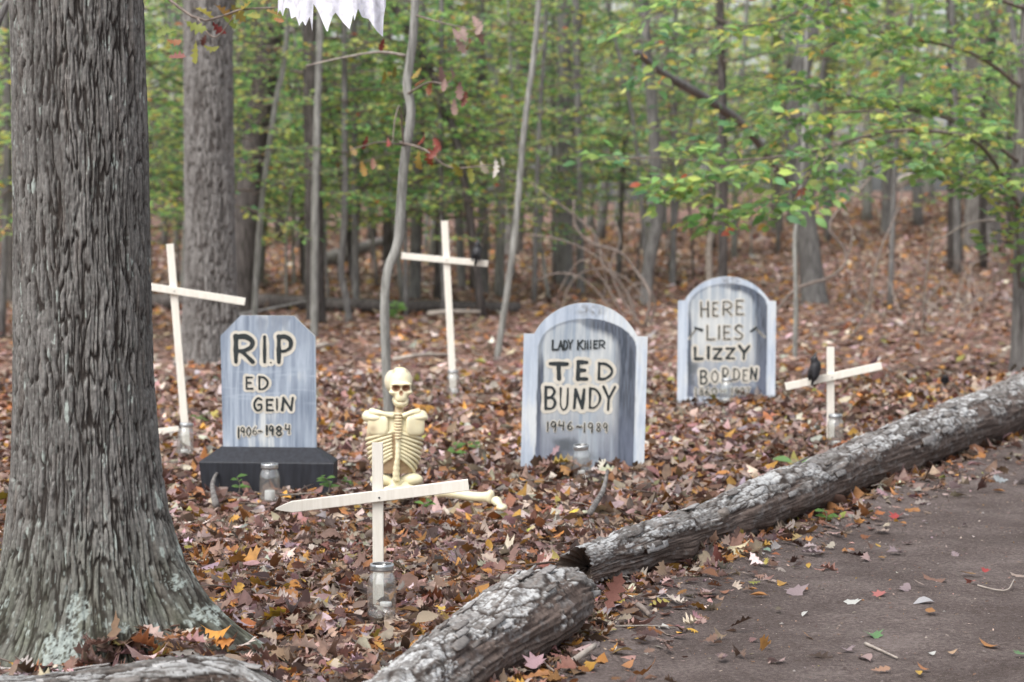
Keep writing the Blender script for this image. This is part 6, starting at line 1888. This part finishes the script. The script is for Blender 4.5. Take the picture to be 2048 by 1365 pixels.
# ================================================================== LEAVES AND TWIGS ON THE PATH
TYPE = {'oak': 0, 'white': 4, 'maple': 8, 'beech': 12}
TAN, PINK, ORG, YEL_, RED, BRN, GRN, WHT, MAU = (0.44, 0.34, 0.28), (0.42, 0.29, 0.27), (0.46, 0.20, 0.05), (0.58, 0.36, 0.05), (0.45, 0.05, 0.045), (0.24, 0.125, 0.085), (0.13, 0.27, 0.10), (0.62, 0.62, 0.58), (0.33, 0.25, 0.26)
PL = [  # px, py, kind, colour, length m, label
 (1798, 1040, 'maple', RED, .09, 'bright red leaf on the path below the long log'),
 (1617, 1138, 'beech', YEL_, .05, 'bright yellow round leaf on the path'),
 (1761, 1103, 'beech', YEL_, .04, 'small golden leaf right of the mauve leaf trio'),
 (1541, 1110, 'beech', (0.22, 0.34, 0.26), .05, 'grey-green leaf below the log'),
 (1600, 1115, 'oak', MAU, .12, 'large mauve oak leaf in the pile below the log'),
 (1630, 1120, 'oak', BRN, .10, 'russet oak leaf overlapping the mauve one below the log'),
 (1585, 1092, 'white', (0.42, 0.30, 0.12), .10, 'ochre leaf leaning on the log'),
 (1648, 1106, 'white', (0.45, 0.40, 0.32), .08, 'buff leaf at the right of the pile below the log'),
 (1673, 1064, 'oak', BRN, .12, 'dark russet curled oak leaf by the log'), (1692, 1060, 'oak', (0.34, 0.13, 0.08), .10, 'rust red leaf beside the dark russet one'),
 (1738, 1068, 'oak', (0.32, 0.13, 0.08), .10, 'long rust leaf left of the pale star leaf'),
 (1776, 1072, 'maple', TAN, .09, 'pale star-shaped leaf on the path'), (1813, 1056, 'beech', ORG, .05, 'orange leaf right of the red leaf'),
 (1848, 1050, 'white', MAU, .06, 'mauve folded leaf near the right of the log'), (1930, 1057, 'beech', MAU, .05, 'dusky leaf standing on the right part of the path'),
 (1815, 1094, 'maple', PINK, .07, 'pink star leaf in the middle of the path'), (1800, 1114, 'maple', MAU, .08, 'mauve star leaf just below the pink one'),
 (1728, 1128, 'oak', PINK, .10, 'pink spread oak leaf mid-path'), (1690, 1112, 'beech', ORG, .06, 'thin orange leaf above the yellow round leaf'),
 (1755, 1122, 'beech', (0.30, 0.16, 0.05), .04, 'brown-gold chip by the pink oak leaf'), (1905, 1112, 'oak', MAU, .08, 'thin mauve oak leaf right of centre on the path'),
 (1846, 1162, 'white', BRN, .13, 'large curled brown leaf on the path'), (1953, 1160, 'beech', (0.42, 0.24, 0.09), .09, 'tan-orange leaf at the right side of the path'),
 (1970, 1155, 'maple', RED, .05, 'small crimson leaf touching the tan-orange one'), (1948, 1174, 'maple', (0.48, 0.16, 0.12), .05, 'salmon leaf under the tan-orange one'),
 (2018, 1156, 'oak', TAN, .13, 'pale skeletal oak leaf at the right edge of the path'), (1548, 1171, 'maple', TAN, .05, 'cream leaf left of the orange curl'),
 (1570, 1173, 'beech', (0.5, 0.27, 0.05), .08, 'orange curled leaf beside the cream leaf'), (1575, 1195, 'maple', MAU, .10, 'violet-grey maple leaf left of mid-path'),
 (1615, 1190, 'beech', (0.38, 0.16, 0.06), .07, 'rust leaf right of the violet maple leaf'), (1535, 1204, 'beech', ORG, .08, 'narrow orange leaf left of the violet maple leaf'),
 (1494, 1189, 'beech', ORG, .05, 'small amber leaf below the long log'), (1412, 1195, 'maple', PINK, .07, 'pale leaf with brown spots near the broken log end'), (1437, 1193, 'beech', (0.3, 0.13, 0.07), .05, 'rusty leaf beside the spotted pale leaf'),
 (1372, 1224, 'beech', (0.36, 0.15, 0.07), .09, 'copper leaf lying before the gap in the logs'), (1308, 1212, 'beech', ORG, .05, 'little orange leaf near the gap in the logs'),
 (1694, 1210, 'maple', WHT, .07, 'silvery white leaf in the centre of the path'), (1614, 1234, 'beech', WHT, .05, 'white scrap of leaf on the path'),
 (1762, 1196, 'maple', (0.48, 0.16, 0.14), .07, 'rose leaf in the middle of the bare path'), (1795, 1188, 'white', MAU, .10, 'mauve flat leaf right of the rose leaf'), (1850, 1182, 'white', TAN, .07, 'pale folded leaf below the large curled brown one'),
 (1868, 1215, 'beech', (0.46, 0.45, 0.46), .09, 'pale grey narrow leaf on the path'), (1858, 1238, 'beech', (0.42, 0.19, 0.05), .08, 'burnt orange curled leaf on the path'),
 (1745, 1280, 'maple', GRN, .08, 'fresh green leaf on the path'), (1612, 1325, 'oak', TAN, .12, 'large cream oak leaf at the bottom of the path'), (1570, 1333, 'white', PINK, .09, 'pinkish oak leaf at the bottom of the path'),
 (1740, 1332, 'beech', PINK, .09, 'smooth pink oval leaf at the bottom of the path'), (1740, 1356, 'white', (0.42, 0.24, 0.15), .08, 'tan leaf at the bottom edge'), (1835, 1358, 'beech', YEL_, .05, 'yellow-orange leaf at the bottom edge'), (1859, 1356, 'beech', (0.44, 0.18, 0.06), .06, 'upright orange leaf at the bottom edge'),
 (1995, 1302, 'beech', ORG, .09, 'vivid orange leaf at the lower right'), (2042, 1320, 'maple', GRN, .06, 'green leaf cut off by the right edge'),
 (1695, 1315, 'maple', MAU, .06, 'grey-violet leaf near the bottom of the path'), (1855, 1318, 'beech', WHT, .04, 'white sliver of leaf near the lower right'),
 (1895, 1318, 'beech', (0.5, 0.33, 0.2), .04, 'sandy chip of leaf near the lower right'), (1242, 1345, 'beech', (0.45, 0.2, 0.07), .06, 'orange leaf by the twigs near the short log'), (1226, 1312, 'beech', (0.5, 0.34, 0.12), .08, 'golden leaf among the twigs at the path edge'),
 (1215, 1225, 'oak', (0.30, 0.12, 0.09), .16, 'big rust-red oak leaf standing in the gap between the logs'), (1270, 1285, 'beech', YEL_, .05, 'little golden leaf at the path edge'), (1330, 1265, 'maple', WHT, .05, 'bleached torn leaf left on the path'), (1980, 960, 'oak', PINK, .12, 'pale pink leaf by the far end of the log'), (1945, 998, 'oak', TAN, .10, 'buff leaf on the path beside the far log'), (2010, 990, 'beech', ORG, .08, 'dull orange leaf at the far right of the path')]
rng = np.random.default_rng(515)
for (px, py, kd, cc, L, lab) in PL:
    g = ground(px, py)
    zz = float(path_z(g.x, g.y)) if path_side(g.x, g.y) > 0.0 else g.z
    a = rng.random() * 6.28
    up = Vector((rng.normal(0, .12), rng.normal(-0.05, .12), 1)).normalized()
    ex = Vector((math.cos(a), math.sin(a), 0)); ex = (ex - up * ex.dot(up)).normalized()
    if 'standing' in lab and 'gap' in lab: ex, up = Vector((0.35, 0.1, 0.9)).normalized(), Vector((0.1, -1, 0.2))
    o_ = place_leaf(blade[TYPE[kd] + int(rng.integers(4))], (g.x, g.y, zz + 0.010), ex, up, L * 0.8, np.array(cc) * 0.68 + 0.02, None, 'fallen_leaf')
    tag(o_, lab, 'leaf', 'single leaves on the path')
# crumbs of leaf and bark nobody could count
cr_ = MB()
n = 9000
y = np.sqrt(rng.random(n) * (17 ** 2 - 5 ** 2) + 25); x = np.interp(y, LOGC[:, 1], LOGC[:, 0]) + rng.random(n) ** 1.7 * 3.2
nearlog = path_side(x, y)
c, up, ex, curl, cup, tw = litter_params(n, rng)
z = path_z(x, y) + 0.004
sz_ = 0.005 + 0.014 * rng.random(n) ** 2.5
c = np.clip(c * (0.8 + 0.9 * rng.random((n, 1)) ** 3), 0, .8)
sz_ = np.where((nearlog < 0.28) & (rng.random(n) < 0.35), sz_ * 3.2, sz_)
v, t = leaf_geo(T_DIAM, np.stack([x, y, z], 1), ex, up, sz_, curl, cup * 0)
cr_.add(v, f3=t, col=np.repeat(c, 4, 0))
n = 210
y = 6.0 + 8 * rng.random(n); x = np.interp(y, LOGC[:, 1], LOGC[:, 0]) + 0.10 + np.abs(rng.normal(0, 0.18, n))
c, up, ex, curl, cup, tw = litter_params(n, rng)
v, t = leaf_geo(T_OAKR, np.stack([x, y, path_z(x, y) + 0.008 + 0.01 * rng.random(n)], 1), ex, up, 0.04 + 0.05 * rng.random(n), curl, cup, tw)
cr_.add(v, f3=t, col=np.repeat(c, len(T_OAKR[0]), 0))
# grit
npb = 900
y = np.sqrt(rng.random(npb) * (14 ** 2 - 5.5 ** 2) + 5.5 ** 2); x = np.interp(y, LOGC[:, 1], LOGC[:, 0]) + 0.12 + rng.random(npb) * 2.6
oc = np.array([(1, 0, 0), (0, 1, 0), (-1, 0, 0), (0, -1, 0), (0, 0, .7), (0, 0, -.7)], float)
of = np.array([(0, 1, 4), (1, 2, 4), (2, 3, 4), (3, 0, 4), (1, 0, 5), (2, 1, 5), (3, 2, 5), (0, 3, 5)])
rs = 0.002 + 0.006 * rng.random(npb) ** 3
V = oc[None] * rs[:, None, None] * (0.6 + 0.8 * rng.random((npb, 6, 1))) + np.stack([x, y, path_z(x, y) + rs * 0.2], 1)[:, None]
gc_ = np.array([(0.20, 0.17, 0.155), (0.34, 0.31, 0.29), (0.10, 0.08, 0.07)])[rng.integers(0, 3, npb)]
cr_.add(V.reshape(-1, 3), f3=(of[None] + (np.arange(npb) * 6)[:, None, None]).reshape(-1, 3), col=np.repeat(gc_, 6, 0))
tag(cr_.build('leaf_crumbs', M['litter'], path), kind='stuff')
# twigs and sticks
def gs(px, py, h=0.008):
    g = ground(px, py); return (g.x, g.y, (float(path_z(g.x, g.y)) if path_side(g.x, g.y) > 0 else g.z) + h)
stick('twig', 'pale straight twig on the path near the bottom right', [gs(1730, 1300), gs(1760, 1312), gs(1795, 1327)], 0.006, 0.003, M['pale_stick'], 'twig', 10, 6, part='bark')
stick('twig', 'grey stick pointing out from the short log end', [gs(1130, 1348, .02), gs(1155, 1330, .02), gs(1190, 1310, .03)], 0.011, 0.008, M['pale_stick'], 'twig', 10, 8)
stick('twig', 'thin dark twig beside the grey stick at the short log', [gs(1075, 1335, .03), gs(1100, 1350, .02), gs(1120, 1364, .02)], 0.004, 0.003, M['twig'], 'twig', 10, 6)
stick('twig', 'mauve-brown stub of stick in the gap between the logs', [gs(1275, 1222, .02), gs(1285, 1232, .02), gs(1298, 1245, .015)], 0.010, 0.007, M['twig'], 'twig', 10, 8)
stick('twig', 'fine twig lying across the path below the long log', [gs(1310, 1200), gs(1345, 1208), gs(1390, 1206)], 0.003, 0.002, M['twig'], 'twig', 10, 6)
stick('twig', 'hair-thin twig on the path right of the rose leaf', [gs(1955, 1182), gs(1990, 1188), gs(2015, 1190), gs(2028, 1180, .03)], 0.003, 0.002, M['pale_stick'], 'twig', 12, 6)
stick('twig', 'short dark twig above the orange curl on the path', [gs(1450, 1155), gs(1475, 1153), gs(1505, 1158)], 0.003, 0.002, M['twig'], 'twig', 10, 6)
stick('fallen_branch', 'crooked grey stick on the litter left of the long log', [gs(1180, 1040, .03), gs(1205, 1010, .06), gs(1215, 985, .10)], 0.014, 0.008, M['bark_grey'], 'branch', 12, 8)
stick('fallen_branch', 'broken grey stick standing among leaves before the black plinth', [gs(432, 1010, 0), gs(425, 990, .05), gs(440, 975, .09)], 0.016, 0.006, M['bark_grey'], 'branch', 12, 8)
# dark lump by the right-hand cross
g = ground(1886, 772)
pc = thing('pine_cone', 'dark pine cone-like lump on the litter right of the small cross', 'cone', (g.x, g.y, g.z + 0.03), (R(60), R(20), 0))
m = MB()
for k in range(46):
    a = k * 2.399; h_ = k / 46.0
    r_ = 0.034 * math.sin(min(1, 0.25 + h_ * 0.9) * math.pi * 0.95) + 0.004
    v, f3, f4 = tube(np.array([(0, 0, h_ * 0.075), (math.cos(a) * r_ * .7, math.sin(a) * r_ * .7, h_ * 0.08 + 0.004), (math.cos(a) * r_, math.sin(a) * r_, h_ * 0.08 + 0.012)]), np.array([0.003, 0.007, 0.002]), 5)
    m.add(v, f3, f4)
m.build('scales', M['feather'], pc)
